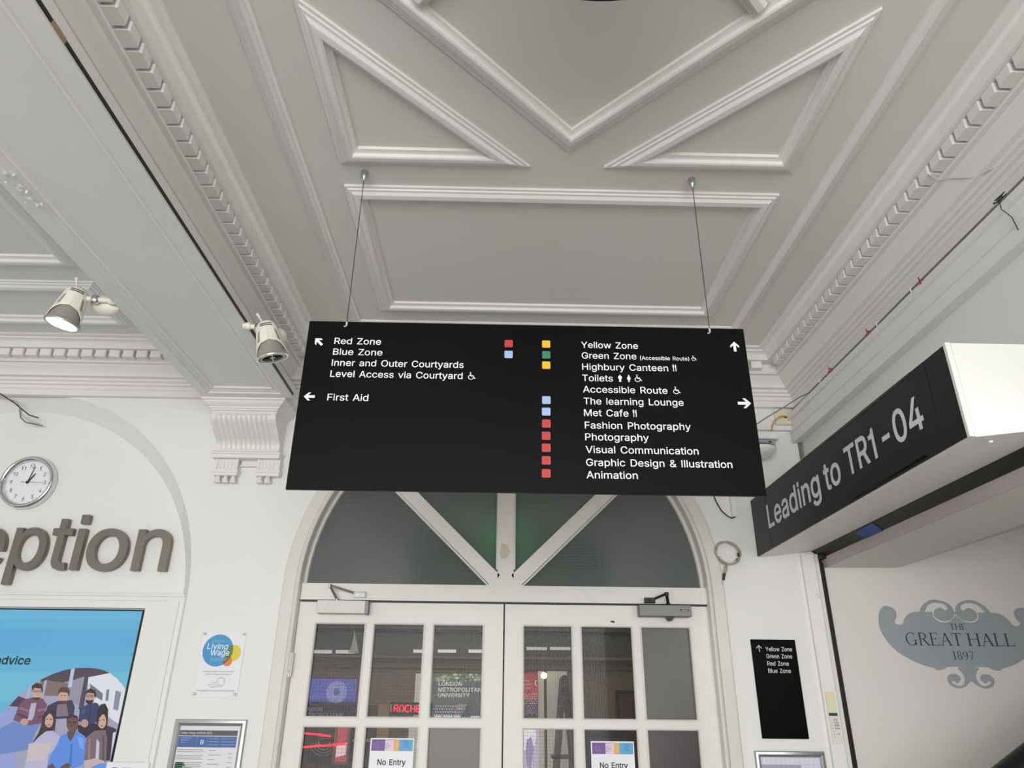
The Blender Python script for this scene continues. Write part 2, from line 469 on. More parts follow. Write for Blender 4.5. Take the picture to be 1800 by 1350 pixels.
# measured outlines of the painted emblem (half, mirrored) and of the picture on the screen
EMBLEM_BODY=[(0,1.801),(-0.039,1.804),(-0.078,1.805),(-0.105,1.803),(-0.129,1.791),(-0.164,1.789),(-0.171,1.797),(-0.232,1.814),(-0.291,1.841),(-0.348,1.879),(-0.389,1.931),(-0.409,1.985),(-0.405,2.039),(-0.391,2.073),(-0.369,2.093),(-0.351,2.096),(-0.325,2.089),(-0.311,2.074),(-0.308,2.057),(-0.314,2.036),(-0.327,2.017),(-0.314,2.006),(-0.301,2.004),(-0.284,2.012),(-0.273,2.032),(-0.253,2.052),(-0.228,2.065),(-0.205,2.068),(-0.185,2.069),(0,2.069)]
EMBLEM_CURL=[(-0.185,2.067),(-0.167,2.097),(-0.13,2.123),(-0.092,2.131),(-0.045,2.122),(-0.014,2.101),(-0.004,2.074),(-0.005,2.057),(-0.026,2.033),(-0.064,2.024),(-0.094,2.03),(-0.112,2.047),(-0.112,2.066),(-0.097,2.083),(-0.079,2.09),(-0.062,2.088),(-0.053,2.079),(-0.036,2.083),(-0.037,2.097),(-0.056,2.111),(-0.096,2.115),(-0.135,2.1),(-0.16,2.068)]
EMBLEM_GAP=[(-0.116,2.07),(-0.118,2.045),(-0.097,2.024),(-0.065,2.018),(-0.03,2.028),(-0.004,2.05),(-0.005,2.056),(-0.026,2.033),(-0.064,2.024),(-0.094,2.03),(-0.112,2.047),(-0.111,2.068)]
EMBLEM_FOOT=[(0,1.739),(-0.032,1.715),(-0.064,1.705),(-0.101,1.714),(-0.117,1.733),(-0.117,1.753),(-0.105,1.767),(-0.086,1.772),(-0.065,1.77),(-0.051,1.758),(-0.05,1.746),(-0.064,1.732),(-0.075,1.729),(-0.088,1.739),(-0.099,1.734),(-0.086,1.723),(-0.061,1.716),(-0.042,1.724),(-0.031,1.746),(-0.032,1.766),(-0.044,1.786),(-0.057,1.801),(0,1.806)]
SCREEN_PHOTO=[
((165, 165, 190),[(-2.448,1.518),(-2.421,1.548),(-2.395,1.578),(-2.356,1.628),(-2.319,1.667),(-2.27,1.704),(-2.216,1.73),(-2.161,1.749),(-2.109,1.758),(-2.06,1.76),(-2.011,1.758),(-1.967,1.749),(-1.933,1.737),(-1.891,1.71),(-1.853,1.677),(-1.821,1.641),(-1.819,1.583),(-1.813,1.318),(-2.385,1.313)]),
((78, 68, 80),[(-2.269,1.702),(-2.216,1.73),(-2.161,1.749),(-2.109,1.758),(-2.06,1.76),(-2.011,1.758),(-1.967,1.749),(-1.936,1.737),(-2.038,1.717),(-2.152,1.691),(-2.267,1.693)]),
((128, 112, 106),[(-2.282,1.684),(-2.239,1.701),(-2.095,1.683),(-2.088,1.63),(-2.267,1.629)]),
((150, 150, 170),[(-2.123,1.697),(-2.056,1.72),(-2.02,1.576),(-2.106,1.608)]),
((228, 230, 240),[(-2.037,1.715),(-1.936,1.737),(-1.891,1.71),(-1.853,1.677),(-1.821,1.641),(-1.819,1.583),(-1.817,1.496),(-1.898,1.539),(-1.96,1.598),(-2.01,1.609)]),
((120, 120, 135),[(-2.021,1.687),(-1.947,1.643),(-1.942,1.61),(-2.01,1.642)]),
((70, 70, 90),[(-2.056,1.72),(-2.037,1.726),(-2.024,1.57),(-2.048,1.57)]),
((190, 200, 232),[(-2.131,1.753),(-2.114,1.757),(-2.107,1.669),(-2.126,1.669)]),
((170, 175, 205),[(-2.249,1.696),(-2.236,1.703),(-2.231,1.618),(-2.246,1.618)]),
((170, 180, 215),[(-2.317,1.668),(-2.304,1.679),(-2.302,1.617),(-2.32,1.617)]),
((125, 130, 145),[(-1.933,1.66),(-1.919,1.662),(-1.912,1.61),(-1.926,1.61)]),
((140, 145, 160),[(-1.887,1.657),(-1.858,1.649),(-1.854,1.566),(-1.879,1.572)]),
((72, 58, 84),[(-2.387,1.582),(-2.356,1.627),(-2.308,1.612),(-2.339,1.578)]),
((150, 165, 218),[(-2.447,1.515),(-2.389,1.578),(-2.34,1.573),(-2.345,1.508),(-2.276,1.314),(-2.385,1.313)]),
((190, 200, 225),[(-2.396,1.465),(-2.322,1.449),(-2.33,1.439),(-2.392,1.451)]),
((120, 115, 125),[(-2.34,1.433),(-2.276,1.434),(-2.276,1.392),(-2.334,1.391)]),
((56, 52, 82),[(-2.201,1.585),(-2.159,1.607),(-2.089,1.611),(-2.068,1.581),(-2.062,1.532),(-2.137,1.526),(-2.205,1.536)]),
((125, 116, 124),[(-2.155,1.591),(-2.111,1.594),(-2.088,1.54),(-2.149,1.537)]),
((205, 165, 150),[(-2.114,1.629),(-2.112,1.615),(-2.116,1.605),(-2.123,1.599),(-2.133,1.599),(-2.144,1.604),(-2.153,1.615),(-2.159,1.628),(-2.16,1.642),(-2.157,1.653),(-2.149,1.659),(-2.139,1.659),(-2.128,1.653),(-2.119,1.642)]),
((90, 64, 52),[(-2.109,1.608),(-2.109,1.603),(-2.112,1.599),(-2.116,1.596),(-2.122,1.594),(-2.129,1.594),(-2.136,1.595),(-2.143,1.598),(-2.147,1.603),(-2.15,1.608)]),
((205, 165, 150),[(-2.123,1.613),(-2.125,1.61),(-2.13,1.609),(-2.137,1.61),(-2.14,1.613),(-2.138,1.616),(-2.133,1.618),(-2.126,1.616)]),
((86, 62, 50),[(-2.165,1.638),(-2.167,1.66),(-2.152,1.671),(-2.128,1.669),(-2.111,1.655),(-2.106,1.625),(-2.12,1.644),(-2.152,1.647)]),
((70, 50, 45),[(-2.15,1.632),(-2.141,1.634),(-2.14,1.631),(-2.149,1.63)]),
((70, 50, 45),[(-2.133,1.634),(-2.124,1.634),(-2.123,1.63),(-2.133,1.631)]),
((118, 78, 104),[(-2.324,1.61),(-2.288,1.62),(-2.234,1.618),(-2.204,1.588),(-2.209,1.52),(-2.211,1.504),(-2.271,1.497),(-2.349,1.519),(-2.342,1.578)]),
((150, 112, 140),[(-2.333,1.578),(-2.278,1.563),(-2.278,1.554),(-2.333,1.569)]),
((150, 112, 140),[(-2.244,1.568),(-2.207,1.574),(-2.206,1.566),(-2.242,1.559)]),
((84, 52, 84),[(-2.334,1.551),(-2.28,1.533),(-2.28,1.525),(-2.337,1.543)]),
((84, 52, 84),[(-2.234,1.539),(-2.212,1.544),(-2.211,1.536),(-2.234,1.529)]),
((182, 180, 206),[(-2.284,1.594),(-2.258,1.598),(-2.253,1.541),(-2.258,1.519),(-2.28,1.519)]),
((112, 138, 200),[(-2.345,1.514),(-2.265,1.498),(-2.212,1.506),(-2.227,1.466),(-2.235,1.392),(-2.368,1.37),(-2.431,1.464)]),
((200, 158, 146),[(-2.273,1.513),(-2.274,1.504),(-2.283,1.498),(-2.295,1.498),(-2.307,1.504),(-2.313,1.512),(-2.312,1.521),(-2.303,1.527),(-2.291,1.527),(-2.279,1.522)]),
((205, 166, 150),[(-2.243,1.641),(-2.241,1.628),(-2.245,1.617),(-2.253,1.611),(-2.263,1.611),(-2.274,1.616),(-2.284,1.627),(-2.29,1.641),(-2.292,1.654),(-2.288,1.665),(-2.28,1.671),(-2.27,1.671),(-2.258,1.665),(-2.249,1.654)]),
((74, 54, 48),[(-2.246,1.622),(-2.246,1.618),(-2.248,1.614),(-2.252,1.611),(-2.258,1.609),(-2.264,1.609),(-2.271,1.61),(-2.277,1.613),(-2.281,1.617),(-2.284,1.622)]),
((205, 166, 150),[(-2.259,1.624),(-2.261,1.622),(-2.266,1.621),(-2.271,1.622),(-2.274,1.624),(-2.272,1.626),(-2.267,1.627),(-2.262,1.627)]),
((60, 46, 44),[(-2.295,1.649),(-2.302,1.673),(-2.283,1.689),(-2.254,1.679),(-2.241,1.654),(-2.242,1.64),(-2.255,1.662),(-2.286,1.665)]),
((50, 40, 44),[(-2.288,1.655),(-2.273,1.655),(-2.27,1.645),(-2.286,1.645)]),
((200, 160, 146),[(-2.285,1.653),(-2.275,1.653),(-2.273,1.647),(-2.284,1.647)]),
((50, 40, 44),[(-2.268,1.654),(-2.252,1.653),(-2.25,1.644),(-2.265,1.645)]),
((200, 160, 146),[(-2.265,1.652),(-2.254,1.651),(-2.253,1.646),(-2.263,1.646)]),
((48, 62, 104),[(-2.04,1.573),(-2.006,1.594),(-1.967,1.601),(-1.94,1.582),(-1.94,1.517),(-1.981,1.492),(-2.032,1.519)]),
((36, 44, 78),[(-1.99,1.587),(-1.986,1.587),(-1.976,1.508),(-1.982,1.508)]),
((66, 82, 128),[(-2.029,1.565),(-2.01,1.573),(-2.008,1.554),(-2.026,1.547)]),
((38, 36, 56),[(-2.03,1.5),(-1.944,1.509),(-1.951,1.468),(-1.98,1.442),(-2.023,1.473)]),
((190, 150, 138),[(-1.981,1.508),(-1.982,1.498),(-1.99,1.491),(-2.001,1.491),(-2.012,1.497),(-2.019,1.508),(-2.018,1.519),(-2.01,1.526),(-1.998,1.526),(-1.987,1.519)]),
((196, 154, 140),[(-1.98,1.627),(-1.979,1.614),(-1.983,1.604),(-1.99,1.599),(-1.999,1.599),(-2.009,1.604),(-2.018,1.614),(-2.023,1.626),(-2.024,1.639),(-2.021,1.649),(-2.013,1.655),(-2.004,1.655),(-1.994,1.649),(-1.985,1.639)]),
((52, 40, 40),[(-1.982,1.612),(-1.981,1.606),(-1.984,1.601),(-1.988,1.597),(-1.994,1.594),(-2.001,1.594),(-2.008,1.596),(-2.015,1.6),(-2.02,1.606),(-2.022,1.612)]),
((196, 154, 140),[(-1.998,1.613),(-2,1.611),(-2.005,1.61),(-2.01,1.611),(-2.013,1.613),(-2.011,1.616),(-2.006,1.617),(-2.001,1.616)]),
((44, 36, 38),[(-2.027,1.636),(-2.029,1.653),(-2.013,1.665),(-1.988,1.658),(-1.975,1.637),(-1.977,1.62),(-1.989,1.643),(-2.02,1.646)]),
((40, 34, 40),[(-2.022,1.635),(-2.01,1.635),(-2.008,1.627),(-2.02,1.627)]),
((186, 146, 134),[(-2.02,1.634),(-2.011,1.634),(-2.01,1.629),(-2.018,1.629)]),
((40, 34, 40),[(-2.004,1.636),(-1.99,1.635),(-1.99,1.626),(-2.002,1.627)]),
((186, 146, 134),[(-2.002,1.634),(-1.992,1.633),(-1.992,1.628),(-2,1.629)]),
((58, 44, 48),[(-2.211,1.536),(-2.205,1.558),(-2.182,1.566),(-2.156,1.553),(-2.141,1.52),(-2.133,1.467),(-2.139,1.424),(-2.227,1.424),(-2.209,1.466),(-2.206,1.498)]),
((206, 168, 154),[(-2.153,1.519),(-2.152,1.506),(-2.155,1.495),(-2.161,1.489),(-2.171,1.489),(-2.181,1.495),(-2.19,1.505),(-2.196,1.519),(-2.197,1.532),(-2.194,1.543),(-2.188,1.55),(-2.178,1.55),(-2.168,1.544),(-2.159,1.533)]),
((58, 44, 48),[(-2.201,1.525),(-2.199,1.555),(-2.173,1.561),(-2.184,1.547),(-2.194,1.533),(-2.191,1.507)]),
((176, 90, 90),[(-2.16,1.5),(-2.162,1.498),(-2.168,1.497),(-2.175,1.498),(-2.178,1.5),(-2.176,1.502),(-2.17,1.502),(-2.163,1.502)]),
((60, 44, 44),[(-2.189,1.525),(-2.181,1.527),(-2.18,1.523),(-2.188,1.523)]),
((60, 44, 44),[(-2.171,1.527),(-2.161,1.526),(-2.16,1.523),(-2.17,1.523)]),
((188, 186, 214),[(-2.197,1.453),(-2.176,1.472),(-2.141,1.475),(-2.103,1.451),(-2.099,1.404),(-2.137,1.372),(-2.127,1.315),(-2.236,1.314),(-2.232,1.413)]),
((205, 195, 200),[(-2.243,1.418),(-2.133,1.424),(-2.147,1.346),(-2.233,1.345)]),
((40, 30, 38),[(-1.952,1.566),(-1.941,1.594),(-1.92,1.597),(-1.9,1.571),(-1.892,1.533),(-1.884,1.48),(-1.928,1.469),(-1.954,1.468),(-1.941,1.511)]),
((60, 50, 62),[(-1.895,1.501),(-1.857,1.491),(-1.821,1.475),(-1.823,1.349),(-1.858,1.348)]),
((214, 222, 240),[(-1.852,1.469),(-1.831,1.475),(-1.826,1.348),(-1.837,1.348)]),
((122, 102, 110),[(-1.973,1.45),(-1.942,1.477),(-1.894,1.48),(-1.875,1.448),(-1.855,1.343),(-1.963,1.342),(-1.971,1.394)]),
((150, 132, 136),[(-1.962,1.442),(-1.954,1.444),(-1.933,1.348),(-1.943,1.348)]),
((92, 76, 92),[(-1.899,1.458),(-1.891,1.458),(-1.865,1.348),(-1.874,1.348)]),
((196, 200, 220),[(-1.924,1.442),(-1.906,1.426),(-1.891,1.348),(-1.907,1.348)]),
((208, 168, 152),[(-1.897,1.52),(-1.895,1.505),(-1.898,1.494),(-1.905,1.487),(-1.915,1.487),(-1.925,1.494),(-1.934,1.505),(-1.939,1.52),(-1.941,1.534),(-1.938,1.546),(-1.931,1.552),(-1.921,1.552),(-1.911,1.546),(-1.902,1.534)]),
((40, 30, 38),[(-1.94,1.522),(-1.944,1.549),(-1.927,1.56),(-1.906,1.555),(-1.923,1.547),(-1.933,1.533),(-1.931,1.501)]),
((176, 90, 92),[(-1.904,1.498),(-1.906,1.496),(-1.912,1.495),(-1.918,1.496),(-1.921,1.498),(-1.919,1.5),(-1.913,1.5),(-1.907,1.5)]),
((50, 38, 40),[(-1.931,1.523),(-1.923,1.525),(-1.922,1.522),(-1.93,1.521)]),
((50, 38, 40),[(-1.915,1.526),(-1.905,1.526),(-1.905,1.523),(-1.914,1.522)]),
((200, 180, 180),[(-1.962,1.347),(-1.912,1.358),(-1.864,1.348),(-1.862,1.317),(-1.948,1.317)]),
((92, 142, 226),[(-2.1,1.451),(-2.068,1.466),(-2.017,1.471),(-1.981,1.452),(-1.964,1.394),(-1.961,1.332),(-1.994,1.316),(-2.127,1.315),(-2.124,1.367),(-2.107,1.414)]),
((70, 112, 196),[(-2.042,1.42),(-2.033,1.42),(-2.014,1.326),(-2.025,1.326)]),
((120, 165, 240),[(-2.018,1.452),(-1.986,1.442),(-1.974,1.394),(-1.997,1.405)]),
((96, 68, 62),[(-2.073,1.473),(-2.03,1.476),(-2.044,1.43),(-2.063,1.446)]),
((104, 76, 70),[(-2.026,1.506),(-2.025,1.49),(-2.029,1.477),(-2.039,1.47),(-2.052,1.47),(-2.066,1.477),(-2.078,1.49),(-2.085,1.506),(-2.086,1.522),(-2.081,1.535),(-2.071,1.543),(-2.058,1.543),(-2.045,1.536),(-2.033,1.523)]),
((46, 36, 40),[(-2.088,1.513),(-2.089,1.537),(-2.069,1.548),(-2.04,1.54),(-2.023,1.508),(-2.038,1.529),(-2.063,1.537),(-2.082,1.529)]),
((140, 78, 80),[(-2.051,1.485),(-2.053,1.482),(-2.059,1.481),(-2.066,1.482),(-2.07,1.485),(-2.068,1.487),(-2.061,1.488),(-2.054,1.487)]),
((40, 30, 32),[(-2.076,1.513),(-2.065,1.515),(-2.063,1.51),(-2.075,1.509)]),
((40, 30, 32),[(-2.054,1.515),(-2.041,1.514),(-2.04,1.509),(-2.053,1.51)]),
((84, 58, 54),[(-2.061,1.51),(-2.054,1.495),(-2.061,1.495)]),
((104, 76, 70),[(-2.124,1.325),(-2.104,1.336),(-2.086,1.315),(-2.124,1.315)]),
((104, 76, 70),[(-2.065,1.321),(-2.035,1.339),(-2.014,1.326),(-2.023,1.316),(-2.063,1.316)]),
((100, 150, 235),[(-1.915,1.322),(-1.878,1.338),(-1.848,1.333),(-1.85,1.317),(-1.914,1.317)])]

# ================================================================== THE SETTING
H = 3.456; D = 3.8; XR = 1.717; XL = -1.278; XL2 = -1.432
ST = 'structure'
m = MB().box(-5.1, 5.0, -4.6, 6.7, -0.1, 0.0)
obj('floor', m, 'floor_tile', label='stone coloured floor of the foyer', cat='floor', kind=ST)
m = MB().box(-5.1, XR+0.1, -4.6, D+0.15, H, H+0.12)
obj('ceiling', m, 'ceiling_paint', label='pale plaster ceiling of the foyer', cat='ceiling', kind=ST)

# back wall with the arched doorway and the shallow arched recess on the left
DC, DR = 0.0375, 1.07
door_loop = [(DC-DR, 0.0)]+[(DC+DR*math.cos(a), 2.157+DR*math.sin(a)) for a in [math.pi*(1-i/48) for i in range(49)]]+[(DC+DR, 0.0)]
RC = -2.70
def rec_loop(r, cz, zb, half):
    return [(RC-half, zb)]+[(RC+r*math.cos(a), cz+r*math.sin(a)) for a in [math.pi*(1-i/64) for i in range(65)]]+[(RC+half, zb)]
ro = rec_loop(1.12, 2.10, 0.4, 1.12); ri = rec_loop(1.06, 2.07, 0.46, 1.06)
outer = [(-5.1, 0), (door_loop[0][0], 0)]+door_loop[1:-1]+[(door_loop[-1][0], 0), (1.69, 0), (1.69, H+0.05), (-5.1, H+0.05)]
m = MB()
m.flat([outer, ro], XZ(D), 0)
m.flat([outer], XZ(D), -0.15)
n0 = len(outer)
mpw = XZ(D)
for i in range(n0):
    a, b = outer[i], outer[(i+1) % n0]
    m.add([mpw(*a, 0), mpw(*b, 0), mpw(*b, -0.15), mpw(*a, -0.15)], [(0, 1, 2, 3)])
nr = len(ro)
for i in range(nr):
    j = (i+1) % nr
    m.add([mpw(*ro[i], 0), mpw(*ro[j], 0), mpw(*ri[j], -0.09), mpw(*ri[i], -0.09)], [(0, 1, 2, 3)])
m.flat([ri], XZ(D), -0.09)
obj('wall_back', m, 'wall_paint', label='white back wall with arched doorway and arched recess', cat='wall', kind=ST)

# right wall, open to the stairs below the shutter box
L = [(4.6, 0), (-1.0, 0), (-1.0, 2.372), (-3.8, 2.372), (-3.8, H+0.05), (4.6, H+0.05)]
m = MB().prism(L, YZ(XR), 0, -0.13)
obj('wall_right', m, 'wall_paint', label='white right wall above the stair opening', cat='wall', kind=ST)
m = MB().box(-5.2, -5.1, -4.6, 3.95, 0, H+0.1)
obj('wall_left', m, 'wall_paint', label='white wall at the far left', cat='wall', kind=ST)
m = MB().prism([[(-5.1, 0), (XR, 0), (XR, H+0.1), (-5.1, H+0.1)], [(-4.3, 0.02), (1.5, 0.02), (1.5, 3.2), (-4.3, 3.2)]], XZ(-4.5), 0, 0.1)
obj('wall_front', m, 'wall_paint', label='front wall with the wide open entrance', cat='wall', kind=ST)
# stair hall
m = MB().prism(rectl(1.722, 0, 4.7, 3.6), XZ(3.81), 0, -0.1)
obj('wall_stairs', m, 'stair_wall_paint', label='off white stair wall carrying the painted emblem', cat='wall', kind=ST)
m = MB().prism(rectl(1.85, 0, 4.7, 3.6), XZ(0.9), 0, -0.1)
obj('wall_stairs_near', m, 'stair_wall_paint', label='near side wall of the stairs', cat='wall', kind=ST)
m = MB().box(4.7, 4.8, 0.8, 3.91, 0, 3.7)
obj('wall_stairs_far', m, 'stair_wall_paint', label='end wall of the stairs', cat='wall', kind=ST)
m = MB().prism([(1.722, 2.287), (2.115, 2.291), (4.75, 3.10), (4.75, 3.2), (1.74, 2.40), (1.722, 2.37)], lambda u, v, w: (u, w, v), 0.9, 3.81)
obj('ceiling_stairs', m, 'stair_wall_paint', label='white soffit rising over the stairs', cat='ceiling', kind=ST)
m = MB().prism([(1.7145, 2.3335), (1.721, 2.284), (1.726, 2.284), (1.726, 2.372), (1.712, 2.372)], lambda u, v, w: (u, w, v), 0.95, 3.795)
obj('trim_1', m, 'mauve_paint', label='mauve grey strip under the opening beside the dark track', cat='trim', kind=ST)
# hall behind the doors; its upper bands stand in for reflections in the glass
m = MB().box(-3.2, 3.2, 6.56, 6.66, 0, 3.0)
m2 = obj('wall_hall', m, 'hall_paint', label='brown wall at the end of the hall behind the doors', cat='wall', kind=ST)
m = MB().box(-3.2, 3.2, 6.50, 6.565, 1.985, 2.95)
obj('trim_2', m, 'hall_dark', label='dark grey upper band of the hall wall', cat='trim', kind=ST)
m = MB().box(-3.2, 3.2, 6.48, 6.565, 1.97, 1.99).box(-3.2, 3.2, 6.53, 6.565, 1.90, 1.912)
obj('trim_3', m, 'hall_paint', label='ledges along the hall wall', cat='trim', kind=ST)
m = MB().box(-3.2, 3.2, 6.47, 6.505, 2.18, 2.2)
obj('trim_4', m, 'black', label='thin black rail high on the hall wall', cat='trim', kind=ST)
m = MB().box(-3.3, -3.2, 3.95, 6.66, 0, 3.0); obj('wall_hall_left', m, 'hall_paint', label='left side wall of the hall', cat='wall', kind=ST)
m = MB().box(3.2, 3.3, 3.95, 6.66, 0, 3.0); obj('wall_hall_right', m, 'hall_paint', label='right side wall of the hall', cat='wall', kind=ST)
m = MB().box(-3.3, 3.3, 3.95, 6.66, 2.95, 3.05); obj('ceiling_hall', m, 'hall_dark', label='dark ceiling of the hall', cat='ceiling', kind=ST)

# ------------------------------------------------------------------ cornices with dentils
CP = [(0, 3.188), (.030, 3.188), (.031, 3.222), (.037, 3.226), (.037, 3.246), (.049, 3.250), (.050, 3.264), (.062, 3.268), (.064, 3.282),
      (.086, 3.286), (.090, 3.298), (.098, 3.310), (.112, 3.322), (.126, 3.332), (.131, 3.340), (.152, 3.341), (.156, 3.347), (.152, 3.354),
      (.150, 3.356), (.152, 3.398), (.212, 3.399), (.216, 3.408), (.226, 3.424), (.240, 3.434), (.251, 3.437), (.252, 3.444), (.262, 3.445), (.276, 3.449), (.278, H+.002)]
up_map = lambda u, v, w: (u, v, w)
def cornice(name, path, label, skip=()):
    m = MB(); m.sweep(path, CP, up_map, capends=False)
    for i in range(len(path)-1):
        if i in skip: continue
        a, b = Vector(path[i]), Vector(path[i+1]); d = (b-a); Ln = d.length; d.normalize(); nn = Vector((d.y, -d.x))
        s0 = 0.235 if i > 0 else 0.0; s1 = Ln-(0.235 if i < len(path)-2 else 0.0)
        cnt = int((s1-s0)/0.0745); st = (s1-s0)/cnt
        for k in range(cnt):
            q0 = s0+k*st+0.009; q1 = q0+st-0.0138
            vs = []
            for z, e in ((3.357, 0.0), (3.397, 0.0)):
                for aa, qq in ((.15, q0), (.15, q1), (.190, q1), (.196, q1-.004), (.196, q0+.004), (.190, q0)):
                    p = a+d*qq+nn*aa; vs.append((p.x, p.y, z))
            m.add(vs, [(5, 4, 3, 2, 1, 0), (6, 7, 8, 9, 10, 11)]+[(j, (j+1) % 6, 6+(j+1) % 6, 6+j) for j in range(6)])
    return obj(name, m, 'trim_paint', smooth=25, label=label, cat='cornice', kind=ST)
cornice('trim_5', [(XL, -4.4), (XL, D), (XR, D), (XR, -4.4)], 'white dentil cornice round the middle ceiling bay')
cornice('trim_6', [(-5.1, -4.4), (-5.1, D), (XL2, D), (XL2, -4.4)], 'white dentil cornice round the left ceiling bay')

# ------------------------------------------------------------------ ceiling mouldings
MP = [(0, 0), (0, .010), (.010, .011), (.013, .016), (.022, .018), (.032, .027), (.040, .029), (.052, .030), (.058, .027), (.061, .016), (.068, .012), (.078, .011), (.080, 0)]
MPo = [(.080-a, b) for a, b in reversed(MP)]
def moulding(name, path, label, prof=MP, closed=True):
    m = MB(); m.sweep(path, prof, XY(H), closed)
    return obj(name, m, 'trim_paint', smooth=25, label=label, cat='ceiling moulding', kind=ST)
BP = [(0, 0), (0, .008), (.008, .010), (.016, .018), (.026, .020), (.040, .024), (.050, .020), (.055, .012), (.064, .010), (.066, 0)]
moulding('trim_7', [(-.81, -4.0), (-.81, 3.375), (1.285, 3.375), (1.285, -4.0)], 'border moulding running round the middle ceiling', BP, True)
moulding('trim_8', [(-.625, 2.235), (-.625, 3.195), (1.085, 3.195), (1.085, 2.235)], 'wide rectangular ceiling moulding above the hanging sign')
moulding('trim_9', [(-.615, 2.105), (.095, 2.105), (-.615, 1.415)], 'left triangular ceiling moulding')
moulding('trim_10', [(1.083, 2.10), (1.083, 1.41), (.373, 2.10)], 'right triangular ceiling moulding')
# the big diamond: its near corner is cut by smaller diamonds left and right
moulding('trim_11', [(-1.0+.235, 1.02), (.234, 2.022), (1.232, 1.02)], 'V shaped moulding of the big ceiling diamond', MP, False)
moulding('trim_12', [(-.235, 1.438), (.234, .968), (.703, 1.438)], 'inner ribs branching off the V shaped ceiling moulding', MPo, False)
# left bay panels
moulding('trim_13', [(-4.6, 2.98), (-4.6, 3.405), (-1.975, 3.405), (-1.975, 2.98)], 'long narrow moulded panel of the left ceiling bay')
moulding('trim_14', [(-4.6, 1.2), (-4.6, 2.842), (-1.96, 2.842), (-1.96, 1.2)], 'large moulded panel of the left ceiling bay')

# ------------------------------------------------------------------ the beam on the left
m = MB().box(XL2, XL, -4.45, D, 3.14, H)
m.box(-1.598, -1.114, -4.45, D, 3.1215, 3.165)
BF = [(0, 3.165), (0, 3.100), (.052, 3.100), (.056, 3.107), (.068, 3.108), (.076, 3.113), (.084, 3.110), (.092, 3.112), (.098, 3.121), (.105, 3.122)]
m.sweep([(-1.60, -4.45), (-1.60, 3.548), (-1.112, 3.548), (-1.112, -4.45)], BF, up_map, True)
obj('trim_15', m, 'trim_paint', smooth=25, label='plaster ceiling beam with panelled soffit on the left', cat='beam', kind=ST)
# ledge that boxes in the pipes along the right wall
m = MB().prism([(1.657, 2.975), (1.717, 2.985), (1.717, 3.132), (1.640, 3.132), (1.640, 3.102), (1.657, 3.100), (1.657, 3.036), (1.662, 3.034), (1.662, 3.031), (1.657, 3.029)], lambda u, v, w: (u, w, v), -4.3, 3.792)
obj('trim_16', m, 'wall_paint', label='boxed ledge running under the cornice of the right wall', cat='trim', kind=ST)
m = MB().box(1.43, 1.658, 3.772, D, 3.049, 3.076)
obj('trim_17', m, 'trim_paint', label='short white batten below the wall socket', cat='trim', kind=ST)
m = MB().prism([(1.603, 3.8), (1.603, 3.782), (1.612, 3.776), (1.664, 3.772), (1.672, 3.776), (1.690, 3.779), (1.690, 3.8)], lambda u, v, w: (u, v, w), 0, 2.352)
obj('trim_18', m, 'trim_paint', label='white jamb strip at the edge of the stair opening', cat='trim', kind=ST)

# ------------------------------------------------------------------ arched doorway: architrave, fanlight, doors
jamb = [(DC-1.14, 0.0), (DC-1.14, 2.157)]+[(DC+1.14*math.cos(math.radians(a)), 2.157+1.14*math.sin(math.radians(a))) for a in range(176, 3, -4)]+[(DC+1.14, 2.157), (DC+1.14, 0.0)]
AP = [(0, -.002), (0, .010), (.006, .014), (.062, .016), (.066, .022), (.072, .030), (.080, .033), (.088, .029), (.092, .018), (.093, -.03), (.099, -.032), (.100, -.05), (.1, -.09)]
m = MB().sweep(jamb, AP, XZ(D))
obj('trim_19', m, 'architrave_paint', smooth=28, label='moulded white architrave round the arched doorway', cat='architrave', kind=ST)

fl = MB()
fl.box(DC-1.045, DC+1.05, 3.805, 3.875, 2.092, 2.174)
ringp = [(DC+1.052*math.cos(math.radians(a)), 2.157+1.052*math.sin(math.radians(a))) for a in range(180, -1, -4)]
fl.sweep(ringp, [(0, -.075), (0, -.028), (.006, -.026), (.010, -.034), (.018, -.036), (.022, -.046), (.024, -.075)], XZ(D), False, 0)
fl.prism(rectl(.000, 2.172, .084, 3.19), XZ(D), -.022, -.07)
fl.prism([(-.048, 2.172), (.132, 2.172), (.104, 2.247), (-.020, 2.247)], XZ(D), -.0222, -.07)
for sg in (-1, 1):
    fl.prism(rectl(.042+sg*.046-.005, 2.26, .042+sg*.046+.005, 3.185), XZ(D), -.032, -.07)
    c = .042
    mir = lambda q: [(c+sg*(x-c), z) for x, z in q]
    fl.prism(mir([(c+.072, 2.170), (c+.03, 2.23), (c+.76, 2.93), (c+.81, 2.88)]), XZ(D), -.022, -.07)
    fl.prism(mir([(c+.076, 2.170), (c+.088, 2.170), (c+.82, 2.87), (c+.81, 2.88)]), XZ(D), -.034, -.07)
w1 = obj('window_1', fl, 'door_paint', smooth=30, label='white fanlight frame with radiating bars over the doors', cat='window', kind=ST)
def wedge(a0, a1, r=1.035):
    return [(.042, 2.172)]+[(DC+r*math.cos(math.radians(a)), max(2.172, 2.157+r*math.sin(math.radians(a)))) for a in [a0+(a1-a0)*i/14 for i in range(15)]]
for a0, a1 in ((0, 43.5), (43.5, 90), (90, 136.5), (136.5, 180)):
    obj('glass', MB().prism(wedge(a0, a1), XZ(D), -.052, -.058), 'fanlight_glass', parent=w1, origin=(0, 0, 0))
obj('sticker_residue', MB().prism([(.022, 2.398), (.050, 2.385), (.066, 2.350), (.048, 2.318), (.020, 2.312), (.008, 2.345)], XZ(D), -.0205, -.0225), 'old_glue', parent=w1, origin=(0, 0, 0))

